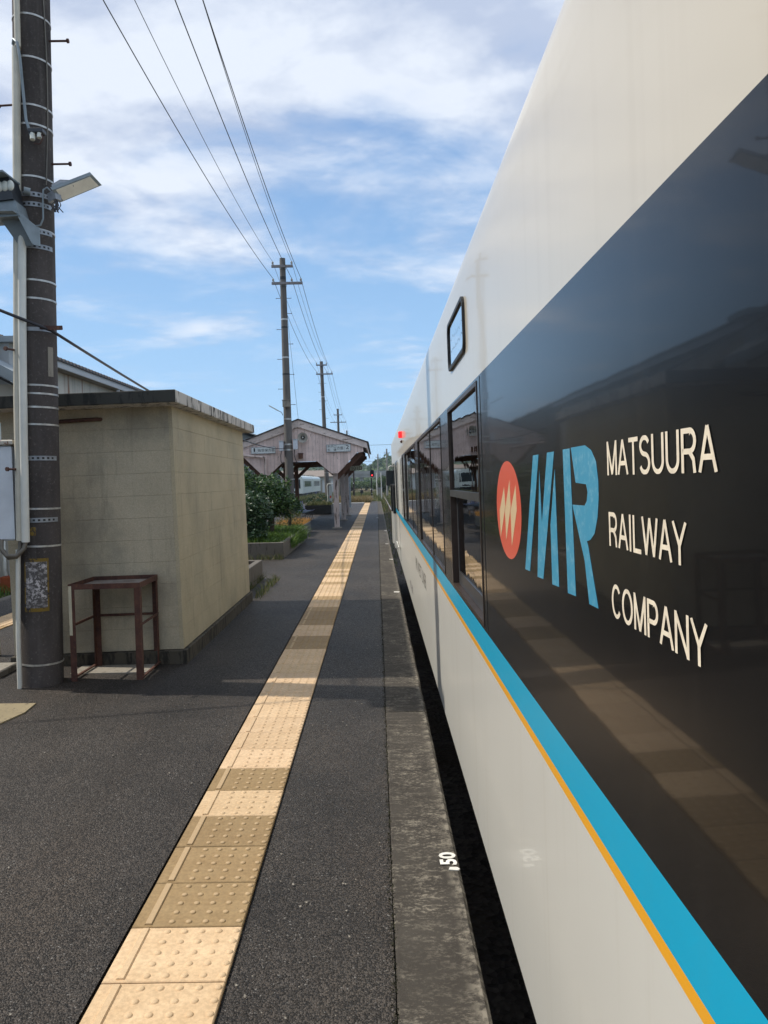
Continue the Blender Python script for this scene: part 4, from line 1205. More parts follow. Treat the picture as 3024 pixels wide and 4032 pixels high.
# ------------------------------------------------------------------ planting along the platform
def planter(label, x0, x1, y0, y1, h, mat, th=.10, name='planter', fill=.06):
    t = thing(name, label, 'planter', ((x0 + x1) / 2, (y0 + y1) / 2, gz(x0)))
    z0 = gz(x0) - .02
    for a, b in (((x0, y0), (x1, y0 + th)), ((x0, y1 - th), (x1, y1)), ((x0, y0 + th), (x0 + th, y1 - th)), ((x1 - th, y0 + th), (x1, y1 - th))):
        mb = MB(); mb.bevbox((a[0], a[1], z0), (b[0], b[1], h), .008); mb.build('side_wall', mat, t)
    mb = MB(); mb.box((x0 + th, y0 + th, z0), (x1 - th, y1 - th, h - fill)); mb.build('soil', soil, t)
    return t
planter('low concrete planter wall beside the hut corner, half hidden', -3.1, -1.93, 10.4, 12.5, .33, conc)
planter('long concrete planter holding the camellia shrub and grass', -3.5, -1.98, 15.7, 21.3, .36, conc)
def flower_box(label, x0, x1, y0, y1, h, boards=4):
    t = thing('flower_box', label, 'planter', ((x0 + x1) / 2, y0, gz(x0)))
    for k in range(boards):
        z0 = gz(x0) + .02 + k * (h - .02) / boards; z1 = z0 + (h - .02) / boards - .012
        mb = MB(); mb.box((x0, y0, z0), (x1, y0 + .03, z1)); mb.build('board', planterm, t)
        mb = MB(); mb.box((x1 - .03, y0 + .032, z0), (x1, y1, z1)); mb.build('board', conc, t)
        mb = MB(); mb.box((x0, y0 + .032, z0), (x0 + .03, y1, z1)); mb.build('board', planterm, t)
    mb = MB(); mb.box((x0 + .035, y0 + .035, .05), (x1 - .035, y1 - .03, h - .05)); mb.build('soil', soil, t)
    return t
flower_box('weathered board box with orange flowers beyond the planter', -3.0, -2.16, 22.0, 24.3, .34)
flower_box('dark board box with yellowish plants beyond the shelter bench', -3.55, -2.25, 36.9, 38.6, .46)
def stuff_blades(name, label, mat, n, area, h, w, lean=.35):
    mb = MB(); blades(mb, n, area, h, w, None, lean); tag(mb.build(name, mat), label, None, None, 'stuff')
stuff_blades('grass', 'bright green grass filling the long concrete planter', grassm, 5200, lambda: (random.uniform(-3.4, -2.04), random.uniform(15.8, 21.2), .30), .18, .020, .5)
stuff_blades('grass', 'grass spilling over the planter wall onto the asphalt', grassm, 500, lambda: (-1.98 + abs(random.gauss(0, .05)), random.uniform(16.9, 20.0), .1 + random.random() * .2), .22, .016, .5)
stuff_blades('flowers', 'orange and straw coloured flowers in the board box', orangeflower, 1800, lambda: (random.uniform(-2.95, -2.2), random.uniform(22.05, 24.2), .30), .20, .02, .5)
stuff_blades('foliage', 'yellow green plants in the dark board box past the bench', weedm, 1200, lambda: (random.uniform(-3.5, -2.3), random.uniform(36.95, 38.5), .42), .25, .02, .5)
stuff_blades('grass', 'small weeds at the foot of the hut wall and planter', weedm, 420, lambda: random.choice(((random.uniform(-1.72, -1.62), random.uniform(10.25, 12.3), gz(-1.7)), (random.uniform(-1.98, -1.90), random.uniform(10.4, 12.6), gz(-1.9)), (random.uniform(-3.0, -1.95), random.uniform(15.45, 15.7), gz(-2)))), .16, .012, .5)
# camellia
def shrub(label, name, trunk, blobs, mat, leaf, cat, extra=()):
    t = thing(name, label, cat, trunk[0])
    mb = MB(); mb.tube(trunk, [.055 * (1 - .6 * i / (len(trunk) - 1)) + .01 for i in range(len(trunk))], 10)
    for e in extra: mb.tube(e, [.03 * (1 - .6 * i / (len(e) - 1)) + .006 for i in range(len(e))], 7)
    mb.build('trunk', bark, t)
    mb = MB()
    for (c, r, n) in blobs: leaves(mb, blob_points(c, r, n), leaf)
    mb.build('crown', mat, t)
    return t
shrub('glossy green camellia shrub on a thin trunk in the concrete planter', 'camellia_shrub', [(-2.62, 18.6, .3), (-2.60, 18.62, .75), (-2.66, 18.6, 1.1), (-2.8, 18.6, 1.5)],
      [((-2.95, 18.9, 1.42), (.75, .9, .42), 2600), ((-2.55, 18.6, 1.12), (.62, .8, .36), 1900), ((-3.35, 18.6, 1.32), (.6, .9, .5), 1500), ((-2.2, 18.7, .98), (.36, .5, .26), 600), ((-3.25, 18.8, 1.80), (.25, .3, .22), 160), ((-2.75, 18.5, 1.30), (.5, .6, .30), 800)] + [((-2.9 + random.uniform(-.9, .95), 18.7 + random.uniform(-.5, .4), 1.35 + random.uniform(-.15, .62) - .25 * 0), (.10, .10, .17), 34) for _ in range(16)], leafm, .088, 'shrub',
      [[(-2.62, 18.6, .7), (-2.4, 18.6, 1.0), (-2.2, 18.65, 1.15)], [(-2.64, 18.6, .9), (-3.0, 18.7, 1.2), (-3.3, 18.7, 1.4)]])
shrub('dark leafy shrub leaning against the far corner of the hut', 'dark_shrub', [(-2.9, 16.6, .3), (-2.85, 16.6, .7), (-2.8, 16.5, 1.0)],
      [((-2.85, 16.6, .95), (.55, .7, .55), 2200), ((-2.7, 16.3, .55), (.32, .4, .42), 800), ((-2.55, 16.5, .85), (.3, .4, .30), 500)], leafd, .095, 'shrub')
shrub('thin yellowish twiggy bush between camellia and flower box', 'twiggy_bush', [(-2.45, 20.8, .3), (-2.42, 20.8, .6), (-2.4, 20.8, .8)],
      [((-2.45, 20.8, .62), (.42, .45, .32), 700)], weedm, .05, 'bush')
shrub('dark rounded bush behind the dark board box', 'round_bush', [(-3.2, 39.6, .0), (-3.2, 39.6, .5)], [((-3.0, 39.6, .62), (.75, .6, .36), 1100)], leafd, .09, 'bush')

# white notice stand near the dark box
ns = thing('notice_stand', 'narrow white notice panel in a bent pipe frame behind the box', 'sign', (-2.4, 38.8, 0))
mb = MB(); mb.tube([(-2.52, 38.85, 0), (-2.56, 38.85, 1.42), (-2.54, 38.85, 1.49), (-2.48, 38.86, 1.52), (-2.25, 38.9, 1.52), (-2.22, 38.9, 1.46), (-2.20, 38.9, 0)], .028, 8); mb.build('pipe_frame', whitepvc, ns)
mb = MB(); mb.box((-2.47, 38.85, .25), (-2.31, 38.88, 1.40)); mb.build('panel', signwhite, ns)
mb = MB(); mb.box((-2.44, 38.844, .78), (-2.36, 38.849, .90)); mb.build('red_mark', decal_red, ns)
mb = MB(); mb.box((-2.42, 38.844, .32), (-2.36, 38.849, .62)); mb.build('blue_mark', rcblue, ns)
# grey post and thin white posts by the shelter
gp2 = thing('grey_post', 'wide grey steel post behind the last shelter post', 'post', (-1.72, 47, 0))
mb = MB(); mb.bevbox((-1.80, 46.9, -.02), (-1.63, 47.1, 2.02), .01); mb.build('shaft', steelpaint, gp2)
mb = MB(); mb.box((-1.86, 46.86, -.02), (-1.57, 47.14, .03)); mb.build('foot_plate', steel, gp2)

# ------------------------------------------------------------------ train
TL0, TL1 = -3.2, 19.6
TX = lambda z: .44 - .02 * (z + .015)
def tp(y, z, out=0.0): return (TX(z) - out, y, z)
TR = thing('railcar', 'cream railcar with black window band and blue stripe beside the platform', 'train', (1.8, 8, -.9))
LN = math.atan(.02)
def row(mb, z0, z1, mi, ycuts):
    for a, b in zip(ycuts[:-1], ycuts[1:]):
        mb.add([tp(a, z0), tp(b, z0), tp(b, z1), tp(a, z1)], [(0, 3, 2, 1)], mi)
WIN = [(2.98, 4.20), (4.70, 7.32), (7.90, 10.62), (11.45, 12.02)]
Z0, ZO, ZB, ZK, ZW1, ZC = -.015, .862, .890, .992, 1.002, 1.990
mb = MB()
yc = [TL0, 2.9, 8, 12, 16, TL1]
row(mb, Z0, ZO, 0, yc)
mb.build('lower_panel', cream, TR)
mb = MB(); row(mb, ZO, ZB, 0, yc); mb.build('orange_stripe', orangep, TR)
mb = MB(); row(mb, ZB, ZK, 0, yc); mb.build('blue_stripe', bluep, TR)
mb = MB(); row(mb, ZK, ZW1, 0, [TL0, 12.10]); row(mb, 1.986, 1.996, 0, [TL0, 12.10])
segs = [(TL0, 2.98), (4.20, 4.70), (7.32, 7.90), (10.62, 11.45), (12.02, 12.10)]
for a, b in segs: row(mb, ZW1, 1.986, 0, [a, b])
mb.build('black_panel', blackp, TR)
for a, b in ((12.10, 14.45), (16.3, 16.9)):
    mb = MB(); row(mb, ZK, 1.996, 0, [a, b]); mb.build('door_panel', cream, TR)
# cab door and dark front panel
for a, b in ((14.45, 16.3), (16.9, TL1)):
    mb = MB(); row(mb, ZK, 1.996, 0, [a, b]); mb.build('cab_panel', blackp, TR)
# upper side, shoulder, roof and the far side as one shell
mb = MB(); prof = [(TX(1.996), 1.996)]
for z in (2.2, 2.4): prof.append((TX(z), z))
for i in range(0, 11):
    t = i / 10 * pi / 2 * .93
    prof.append((TX(2.50) + .32 * (1 - cos(t)), 2.50 + .24 * sin(t)))
prof += [(1.2, 2.90), (1.8, 2.94), (2.4, 2.90)]
prof += [(3.15 - .02, 2.55), (3.17, 2.2), (3.17, 2.0)]
ys = [TL0, 1, 4, 8, 12, 16, TL1 - .3, TL1]
n_ = len(prof); vs = []
for y_ in ys:
    for (x, z) in prof: vs.append((x, y_, z))
fs = [(j * n_ + i, j * n_ + i + 1, (j + 1) * n_ + i + 1, (j + 1) * n_ + i) for j in range(len(ys) - 1) for i in range(n_ - 1)]
mb.add(vs, fs, 0, True)
mb.build('roof', creamup, TR)
mb = MB(); mb.box((3.12, TL0, -.015), (3.17, TL1, 1.0))
for a in (TL0, 2.0, 4.4, 7.4, 10.6, 13.0, 16.0, TL1 - .5): mb.box((3.12, a, 1.001), (3.17, a + .45, 1.999))
mb.build('far_side', cream, TR)
mb = MB(); mb.box((.52, TL0 + .02, .10), (3.11, TL1 - .02, .16)); mb.build('floor', inter, TR)
mb = MB(); mb.box((.50, TL0 + .02, 2.30), (3.10, TL1 - .02, 2.34)); mb.build('inner_ceiling', inter, TR)
mb = MB(); mb.box((TX(1.0) + .10, TL0 + .02, .17), (TX(1.0) + .12, TL1 - .02, .99)); mb.build('inner_lining', inter, TR)
for y_, nm in ((TL1, 'front_end'), (TL0, 'rear_end')):
    mb = MB(); mb.prism([(TX(0), -.015)] + prof + [(3.17, -.015)], lambda x, z: (x, y_, z), lambda x, z: (x, y_ - .04 if y_ > 0 else y_ + .04, z)); mb.build(nm, cream, TR)
mb = MB(); mb.box((.62, TL0 + .3, -.55), (3.0, TL1 - .3, -.03)); mb.build('underframe', rcdark, TR)
for y_ in (3.0, 15.4):
    for dy in (-.95, .95):
        for x in (1.22, 2.29):
            mb = MB(); mb.tube([(x - .06, y_ + dy, -.47), (x + .06, y_ + dy, -.47)], .43, 24); mb.build('wheel', rcdark, TR)
for i in range(9):
    y_ = 2.6 + i * 1.1
    mb = MB(); mb.bevbox((.62, y_, .45), (1.5, y_ + .42, .58), .03); mb.bevbox((.62, y_ + .40, .58), (1.5, y_ + .52, 1.25), .04); mb.build('passenger_seat', seatm, TR)
# windows
def tbox(mb, y0, y1, z0, z1, o0, o1, mi=0):
    """box hugging the train side: o0..o1 distance outward of the skin"""
    p = [tp(y0, z0, o0), tp(y1, z0, o0), tp(y1, z0, o1), tp(y0, z0, o1), tp(y0, z1, o0), tp(y1, z1, o0), tp(y1, z1, o1), tp(y0, z1, o1)]
    mb.hexa(p, mi)
def window(y0, y1, mull=(), split=None):
    w = MB(); f = .018; dp = -.05 if split else -.024
    z0, z1 = ZW1 + .002, 1.984
    tbox(w, y0 + .002, y0 + f, z0, z1, dp, .003); tbox(w, y1 - f, y1 - .002, z0, z1, dp, .003)
    tbox(w, y0 + f, y1 - f, z0, z0 + f, dp, .003); tbox(w, y0 + f, y1 - f, z1 - f, z1, dp, .003)
    for m_ in mull: tbox(w, m_ - .013, m_ + .013, z0 + f, z1 - f, -.03, -.004)
    fr = w.build('window', bronze, TR)
    edges = [y0 + f] + list(mull) + [y1 - f]
    for a, b in zip(edges[:-1], edges[1:]):
        a2, b2 = a + (.013 if a in mull else 0), b - (.013 if b in mull else 0)
        if split:
            g = MB(); tbox(g, a2 + .002, b2 - .002, split + .02, z1 - f - .002, -.014, -.010); g.build('pane', glass, fr)
            g = MB(); tbox(g, a2 + .05, b2 - .05, z0 + f + .07, split - .018, -.036, -.032); g.build('pane', glass, fr)
            g = MB(); tbox(g, a2, b2, split - .017, split + .018, -.06, .004); g.build('mid_rail', alugrey, fr)
            g = MB(); tbox(g, a2 + .002, a2 + .05, z0 + f + .002, split - .018, -.048, -.030); tbox(g, b2 - .05, b2 - .002, z0 + f + .002, split - .018, -.048, -.030); tbox(g, a2 + .05, b2 - .05, z0 + f + .002, z0 + f + .07, -.048, -.026); g.build('lower_sash', alugrey, fr)
        else:
            g = MB(); tbox(g, a2 + .002, b2 - .002, z0 + f + .002, z1 - f - .002, -.012, -.008); g.build('pane', glass, fr)
window(*WIN[0], split=1.522)
window(*WIN[1], mull=(5.76,))
window(*WIN[2], mull=(8.99,))
window(*WIN[3], split=1.45)
def rrect(y0, y1, z0, z1, r, n=5):
    out = []
    for (cy_, cz_, a0) in ((y1 - r, z1 - r, 0), (y0 + r, z1 - r, 90), (y0 + r, z0 + r, 180), (y1 - r, z0 + r, 270)):
        for i in range(n + 1):
            a = radians(a0 + 90 * i / n); out.append((cy_ + r * cos(a), cz_ + r * sin(a)))
    return out
w = MB(); o_, i_ = rrect(3.275, 3.965, 2.155, 2.395, .05), rrect(3.293, 3.947, 2.171, 2.379, .04)
n = len(o_); vs = [tp(*p, .001) for p in o_] + [tp(*p, .012) for p in o_] + [tp(*p, .012) for p in i_] + [tp(*p, .002) for p in i_]
fs = []
for k_ in range(3):
    for i in range(n): fs.append((k_ * n + i, k_ * n + (i + 1) % n, (k_ + 1) * n + (i + 1) % n, (k_ + 1) * n + i))
w.add(vs, fs); dw = w.build('destination_window', rubber, TR)
g = MB(); g.add([tp(*p, .004) for p in i_], [tuple(range(n))]); g.build('pane', m_glass('destination_glass', (.35, .38, .42), .02, 2.3), dw)
g = MB(); g.add([tp(*p, .0025) for p in i_], [tuple(range(n))]); g.build('blind', simple('dark_blind', (.06, .07, .08), .6), dw)
# red door lamp
g = MB(); tbox(g, 2.893, 2.900, ZK + .004, 1.990, -.001, .0012); g.build('panel_seam', rubber, TR)
dl = MB(); c = Vector(tp(11.45, 2.295, .02)); dl.bevbox((c.x - .035, c.y - .035, c.z - .05), (c.x + .03, c.y + .035, c.z + .05), .012); dl.build('door_lamp', redlamp, TR)
g = MB(); g.ball(tp(11.45, 2.19, .01), .022, 10, 8); g.build('lamp_knob', rust2, TR)
# handrails, seams, cab pillars, mirror
for y_ in (10.70, 12.20, 14.40):
    g = MB(); g.tube([tp(y_, 1.05, .012), tp(y_, 1.96, .012)], .008, 8); g.build('silver_trim', strapm, TR)
for y_ in (14.44, 16.28, 16.92):
    g = MB(); tbox(g, y_ - .012, y_ + .012, .05, 1.98, -.001, .003); g.build('door_seam', rubber, TR)
for y_, lab in ((16.95, 0), (18.3, 1)):
    g = MB(); pts = rrect(y_, y_ + .55, .86, 1.52, .06)
    g.prism(pts, lambda a, b: tp(a, b, .001), lambda a, b: tp(a, b, .055 + .02 * lab)); g.build('cab_pillar', rubber, TR)
    g = MB(); tbox(g, y_ + .01, y_ + .54, .08, .858, .001, .05 + .02 * lab); g.build('pillar_panel', cream, TR)
g = MB(); g.tube([tp(15.0, .35, .03), tp(15.0, .32, .06), tp(15.0, .30, .03)], .012, 6); g.tube([tp(14.6, .30, .03), tp(16.1, .30, .03)], .012, 6); g.build('foot_rail', whitepvc, TR)
g = MB(); g.tube([tp(18.8, 1.96, -.01), tp(18.8, 1.97, .05), tp(18.8, 1.95, .10), tp(18.8, 1.86, .115)], .014, 8); mir = g.build('mirror_arm', cream, TR)
g = MB(); pts = rrect(.235, .405, 1.48, 1.86, .035)
g.prism(pts, lambda a, b: (a, 18.78, b), lambda a, b: (a, 18.83, b)); g.build('mirror', mirrorm, mir)
# lettering and marks on the black panel
def dec(parent, name, mat, polys, off=.0006, th=.0004):
    g = MB()
    for poly in polys: g.prism(poly, lambda a, b: tp(a, b, off), lambda a, b: tp(a, b, off - th))
    return g.build(name, mat, parent)
emb = dec(TR, 'round_emblem', decal_red, [[(2.355 - .2175 * cos(2 * pi * i / 48), 1.498 + .153 * sin(2 * pi * i / 48)) for i in range(48)]])
MARKS = {'bolt': [[(2.412, 1.57), (2.4, 1.507), (2.509, 1.401), (2.513, 1.491)], [(2.31, 1.592), (2.303, 1.51), (2.401, 1.4), (2.41, 1.492)], [(2.211, 1.577), (2.204, 1.503), (2.304, 1.389), (2.309, 1.496)]],
 'letter_m': [[(1.954, 1.655), (1.887, 1.655), (2.04, 1.343), (2.105, 1.341)], [(1.884, 1.616), (1.872, 1.484), (1.793, 1.656), (1.722, 1.656), (1.876, 1.343), (1.944, 1.34)], [(1.72, 1.616), (1.712, 1.346), (1.779, 1.343), (1.779, 1.485)]],
 'letter_r': [[(1.641, 1.657), (1.582, 1.657), (1.566, 1.347), (1.633, 1.344)], [(1.572, 1.658), (1.467, 1.658), (1.425, 1.647), (1.395, 1.624), (1.384, 1.588), (1.385, 1.555), (1.395, 1.521), (1.417, 1.489), (1.446, 1.475), (1.472, 1.47), (1.463, 1.461), (1.406, 1.348), (1.466, 1.347), (1.491, 1.43), (1.538, 1.492), (1.573, 1.539), (1.48, 1.54), (1.464, 1.549), (1.456, 1.567), (1.465, 1.582), (1.542, 1.585)]]}
for nm_, polys in MARKS.items():
    if nm_ == 'bolt': dec(emb, 'bolt', decal_cream, polys, .0011)
    else: dec(TR, nm_, decal_blue, polys)
def side_text(name, txt, y_left, y_right, z0, z1, mat, parent=None, off=-.006):
    g = MB(); lettering(g, txt, lambda u, v: tp(y_left + (y_right - y_left) * u, z0 + (z1 - z0) * v, .0006), 0, off); return g.build(name, mat, parent or TR)
def plain_text(name, txt, y_left, y_right, z0, z1, mat):
    g = MB(); stroke_text(g, txt, lambda u, v, k: tp(y_left + (y_right - y_left) * u, z0 + (z1 - z0) * v, .0005 + .00005 * k)); return g.build(name, mat, TR)
plain_text('lettering', 'MATSUURA', 1.327, .897, 1.5985, 1.6575, decal_white)
plain_text('lettering', 'RAILWAY', 1.327, .992, 1.474, 1.534, decal_white)
plain_text('lettering', 'COMPANY', 1.322, .935, 1.349, 1.409, decal_white)
side_text('lettering', 'MR', 8.55, 8.22, .595, .735, decal_dark)
side_text('lettering', 'WEST LINER', 8.10, 6.74, .600, .735, decal_dark)
side_text('lettering', 'MR-600', 10.42, 9.60, .125, .235, decal_mauve)

# ------------------------------------------------------------------ lineside: signal, poles, grass
sgp = thing('signal_mast', 'railway signal with its lower red lamp lit past the platform end', 'railway signal', (-.445, 65, -.9))
mb = MB(); mb.tube([(-.44, 65, -1.0), (-.47, 65, 1.9)], .055, 12); mb.tube([(-.465, 65, 2.4), (-.475, 65, 3.12)], .03, 8); mb.build('mast', blackpaint, sgp)
mb = MB(); pts = [(-.40 + (.17 * cos(a)), (2.44 if sin(a) >= 0 else 2.12) + .17 * sin(a)) for a in [2 * pi * i / 28 for i in range(28)]]
mb.prism(pts, lambda x, z: (x, 64.86, z), lambda x, z: (x, 64.94, z)); hd = mb.build('backplate', blackpaint, sgp)
for z, mm in ((2.12, redlamp2), (2.44, offlens)):
    mb = MB(); mb.tube([(-.395, 64.85, z), (-.395, 64.83, z)], .062, 16); mb.build('lamp', mm, hd)
    mb = MB(); mb.tube([(-.395, 64.85, z + .02), (-.395, 64.68, z + .015)], [.09, .085], 16, cap=False); mb.build('hood', blackpaint, hd)
mb = MB(); mb.bar((-.62, 65, 1.55), (-.10, 65, 1.55), .05, .04); mb.build('ladder_rest', steel, sgp)
mb = MB(); mb.dome((-.465, 64.95, .86), .15, .16, 14, 4); mb.tube([(-.465, 64.95, .85), (-.465, 64.95, .40)], .07, 10); mb.build('shunt_lamp', blackpaint, sgp)
mb = MB(); mb.ball((-.53, 64.80, .90), .03, 8, 6); mb.ball((-.38, 64.80, .90), .03, 8, 6); mb.ball((-.445, 64.82, .56), .03, 8, 6); mb.build('marker_light', lens, sgp)
mb = MB(); mb.bevbox((-.58, 64.85, .10), (-.33, 65.1, .36), .02); mb.build('relay_box', steelpaint, sgp)
utility_pole('dark lineside pole with a round white mark below the number board', (-2.43, 79, -1.0), (-2.40, 79, 3.2), .10, .085, polem, [], group='small lineside poles')
t = thing('pole_marker', 'round white marker plate on the dark lineside pole', 'marker', (-2.42, 78.9, 1.44))
mb = MB(); mb.tube([(-2.45, 78.88, 1.44), (-2.45, 78.86, 1.44)], .055, 14); mb.build('disc', insul, t)
for (x, y_, zt_, lab) in ((.31, 150, 7.0, 'far grey utility pole left of the train mirror with three insulators'), (1.66, 120, 6.72, 'far grey utility pole just beside the train front')):
    utility_pole(lab, (x - .06, y_, -1.0), (x, y_, zt_), .16, .12, simple('far_pole', (.26, .25, .23), .8), [(zt_ - .66, -.45, .55, (-.42, .12, .5))], group='far utility poles by the wooded hill')
for x, lab in ((.02, 'left white marker post behind the signal'), (.62, 'right white marker post behind the signal')):
    t = thing('marker_post', lab, 'post', (x, 100, -1)); mb = MB(); mb.tube([(x, 100, -1), (x - .06, 100, 2.75)], .05, 8); mb.build('shaft', whitepaint, t)
t = thing('relay_cabinet', 'pale grey lineside cabinet in the grass behind the signal', 'cabinet', (.28, 105, -1)); mb = MB(); mb.bevbox((.0, 105, -1), (.75, 105.6, .62), .03); mb.build('case', concpale, t)
mb = MB(); mb.box((-.04, 104.95, .621), (.79, 105.65, .68)); mb.build('lid', steel, t)
t = thing('switch_lever', 'black switch stand in the grass left of the signal', 'lever', (-1.85, 90, -1)); mb = MB(); mb.bevbox((-2.0, 90, .2), (-1.66, 90.3, .58), .03); mb.tube([(-1.83, 90.1, -1), (-1.83, 90.1, .3)], .05, 8); mb.build('case', blackpaint, t)
mb = MB(); mb.ball((-1.85, 90.1, .82), .10, 10, 8); mb.tube([(-1.85, 90.1, .5), (-1.85, 90.1, .75)], .03, 6); mb.build('target', blackpaint, t)
t = thing('white_bag', 'crumpled white sheet lying at the far end of the platform', 'sheet', (-.72, 59.2, 0)); mb = MB(); mb.ball((-.74, 59.2, .03), .2, 10, 6, 0, (1.2, .8, .35)); mb.ball((-.55, 59.3, .02), .14, 10, 6, 0, (1.2, .8, .3)); mb.build('sheet', whitepaint, t)

def far_area(x0, x1, y0, y1, z=-1.05): return lambda: (random.uniform(x0, x1), random.uniform(y0, y1), z)
stuff_blades('grass', 'dry straw grass just past the platform end', drym, 5000, far_area(-5.0, -.5, 57.0, 62, -.05), .55, .05, .35)
stuff_blades('grass', 'tall green and brown weeds in the field beyond the platform', weedm, 14000, far_area(-10, .2, 61, 130, -.95), .95, .10, .3)
stuff_blades('grass', 'green weeds beside the far rails', weedm, 5000, lambda: (random.choice((random.uniform(-.6, .95), random.uniform(2.7, 6.0), random.uniform(1.4, 2.1))), random.uniform(62, 190), -1.03), .5, .10, .35)
stuff_blades('grass', 'weeds growing on the ballast ahead of the train', weedm, 2600, lambda: (random.uniform(.3, 3.6), random.uniform(21, 66), -1.02), .22, .03, .4)
stuff_blades('grass', 'weeds between the far platform edge and the grey shed', weedm, 9000, lambda: (random.uniform(-13, -5.6), random.uniform(28, 110), -1.03), .5, .05, .35)
stuff_blades('grass', 'green weeds on the bank below the station building', grassm, 2500, lambda: (random.uniform(-11.5, -8.6), random.uniform(14, 26), -1.0), .28, .02, .4)
def far_tree(label, x, y_, z, r, h, mat, n, leaf, name='broadleaf_tree'):
    t = thing(name, label, 'tree', (x, y_, z), 'bushy trees beyond the field')
    mb = MB(); mb.tube([(x, y_, z), (x + .1, y_, z + h * .35), (x, y_, z + h * .6)], [r * .10, r * .07, r * .04], 8); mb.build('trunk', bark, t)
    mb = MB()
    for _ in range(7):
        c = (x + random.gauss(0, r * .45), y_ + random.gauss(0, r * .4), z + h * random.uniform(.3, .72)); rr_ = r * random.uniform(.45, .7)
        leaves(mb, blob_points(c, (rr_, rr_, h * .28), n // 7), leaf)
    mb.build('crown', mat, t)
far_tree('large dark bush right of the far poles, behind the mirror', 1.9, 150, -1.2, 1.9, 4.3, bushm, 2800, .36)
far_tree('small leafy bush behind the pale cabinet and far pole', .2, 165, -1.2, 1.3, 2.4, bushm, 1000, .32)
far_tree('wide bushy tree under the viaduct right of the dark lineside pole', -7.5, 215, -1.2, 5.0, 3.4, bushm, 2000, .55)
far_tree('bushy tree under the viaduct behind the signal', -3.2, 225, -1.2, 4.2, 3.2, bushm, 1800, .55)
far_tree('low tree by the viaduct pier left of the dark lineside pole', -13.5, 230, -1.2, 4.8, 3.3, bushm, 1800, .55)
far_tree('low bush left beside the depot building', -18, 190, -1.2, 4.0, 3.6, bushm, 1500, .5)

# ------------------------------------------------------------------ distant railcar pair
def far_car(label, ya, yb, shift):
    xa, xb = TRK(ya) , TRK(yb)
    d = Vector((xb - xa, yb - ya, 0)).normalized(); r = Vector((d.y, -d.x, 0))
    o = Vector((xa, ya, 0)); ln = (Vector((xb, yb, 0)) - o).length
    P3 = lambda s_, u, z: o + d * s_ + r * u + Vector((0, 0, z))
    t = thing('white_railcar', label, 'train', (xa, ya, -.95), 'white railcars parked on the far track')
    w_ = 1.38
    mb = MB(); sec = [(-w_, -.02), (-w_, 2.2), (-w_ + .12, 2.5), (-w_ + .5, 2.68), (w_ - .5, 2.68), (w_ - .12, 2.5), (w_, 2.2), (w_, -.02)]
    mb.prism(sec, lambda u, z: P3(0, u, z), lambda u, z: P3(ln, u, z)); mb.build('body', rcwhite, t)
    for k_ in range(6):
        s0 = 3.0 + k_ * (ln - 5.5) / 6; s1 = s0 + (ln - 5.5) / 6 - .18
        mb = MB(); mb.hexa([P3(s0, w_ - .02, .98), P3(s1, w_ - .02, .98), P3(s1, w_ + .012, .98), P3(s0, w_ + .012, .98), P3(s0, w_ - .02, 1.85), P3(s1, w_ - .02, 1.85), P3(s1, w_ + .012, 1.85), P3(s0, w_ + .012, 1.85)]); mb.build('window', rcglass, t)
    for s0 in (1.5, ln - 1.9):
        mb = MB(); mb.hexa([P3(s0, w_ - .02, .1), P3(s0 + .9, w_ - .02, .1), P3(s0 + .9, w_ + .008, .1), P3(s0, w_ + .008, .1), P3(s0, w_ - .02, 1.95), P3(s0 + .9, w_ - .02, 1.95), P3(s0 + .9, w_ + .008, 1.95), P3(s0, w_ + .008, 1.95)]); dr = mb.build('door', rcwhite, t)
        mb = MB(); mb.hexa([P3(s0 + .2, w_, .98), P3(s0 + .7, w_, .98), P3(s0 + .7, w_ + .016, .98), P3(s0 + .2, w_ + .016, .98), P3(s0 + .2, w_, 1.85), P3(s0 + .7, w_, 1.85), P3(s0 + .7, w_ + .016, 1.85), P3(s0 + .2, w_ + .016, 1.85)]); mb.build('door_glass', rcglass, dr)
    mb = MB(); mb.prism([(-1.05, .75), (1.05, .75), (1.0, 2.12), (-1.0, 2.12)], lambda u, z: P3(-.025, u, z), lambda u, z: P3(.02, u, z)); mb.build('windscreen', rcglass, t)
    mb = MB(); mb.prism([(-.9, .10), (.9, .10), (0, .42)], lambda u, z: P3(-.02, u, z), lambda u, z: P3(.02, u, z)); mb.build('nose_stripe', rcdark, t)
    for k_ in range(4):
        s0 = 1.6 + k_ * (ln - 4) / 4
        mb = MB(); mb.hexa([P3(s0, -.7, 2.68), P3(s0 + 2, -.7, 2.68), P3(s0 + 2, .7, 2.68), P3(s0, .7, 2.68), P3(s0, -.6, 2.9), P3(s0 + 2, -.6, 2.9), P3(s0 + 2, .6, 2.9), P3(s0, .6, 2.9)]); mb.build('roof_unit', concpale, t)
    mb = MB(); mb.hexa([P3(.5, -1.1, -.6), P3(ln - .5, -1.1, -.6), P3(ln - .5, 1.1, -.6), P3(.5, 1.1, -.6), P3(.5, -1.1, -.05), P3(ln - .5, -1.1, -.05), P3(ln - .5, 1.1, -.05), P3(.5, 1.1, -.05)]); mb.build('underframe', rcdark, t)
    for s0 in (2.2, 4.2, ln - 4.2, ln - 2.2):
        mb = MB(); mb.tube([P3(s0, .5, -.5), P3(s0, .68, -.5)], .42, 16); mb.build('wheel', rcdark, t)
    mb = MB(); mb.hexa([P3(ln * .45, 1.0, -.75), P3(ln * .6, 1.0, -.75), P3(ln * .6, 1.2, -.75), P3(ln * .45, 1.2, -.75), P3(ln * .45, 1.0, -.1), P3(ln * .6, 1.0, -.1), P3(ln * .6, 1.2, -.1), P3(ln * .45, 1.2, -.1)]); mb.build('equipment_box', rcblue, t)
far_car('front white railcar standing on the far track, seen under the shelter', 113, 129, 0)
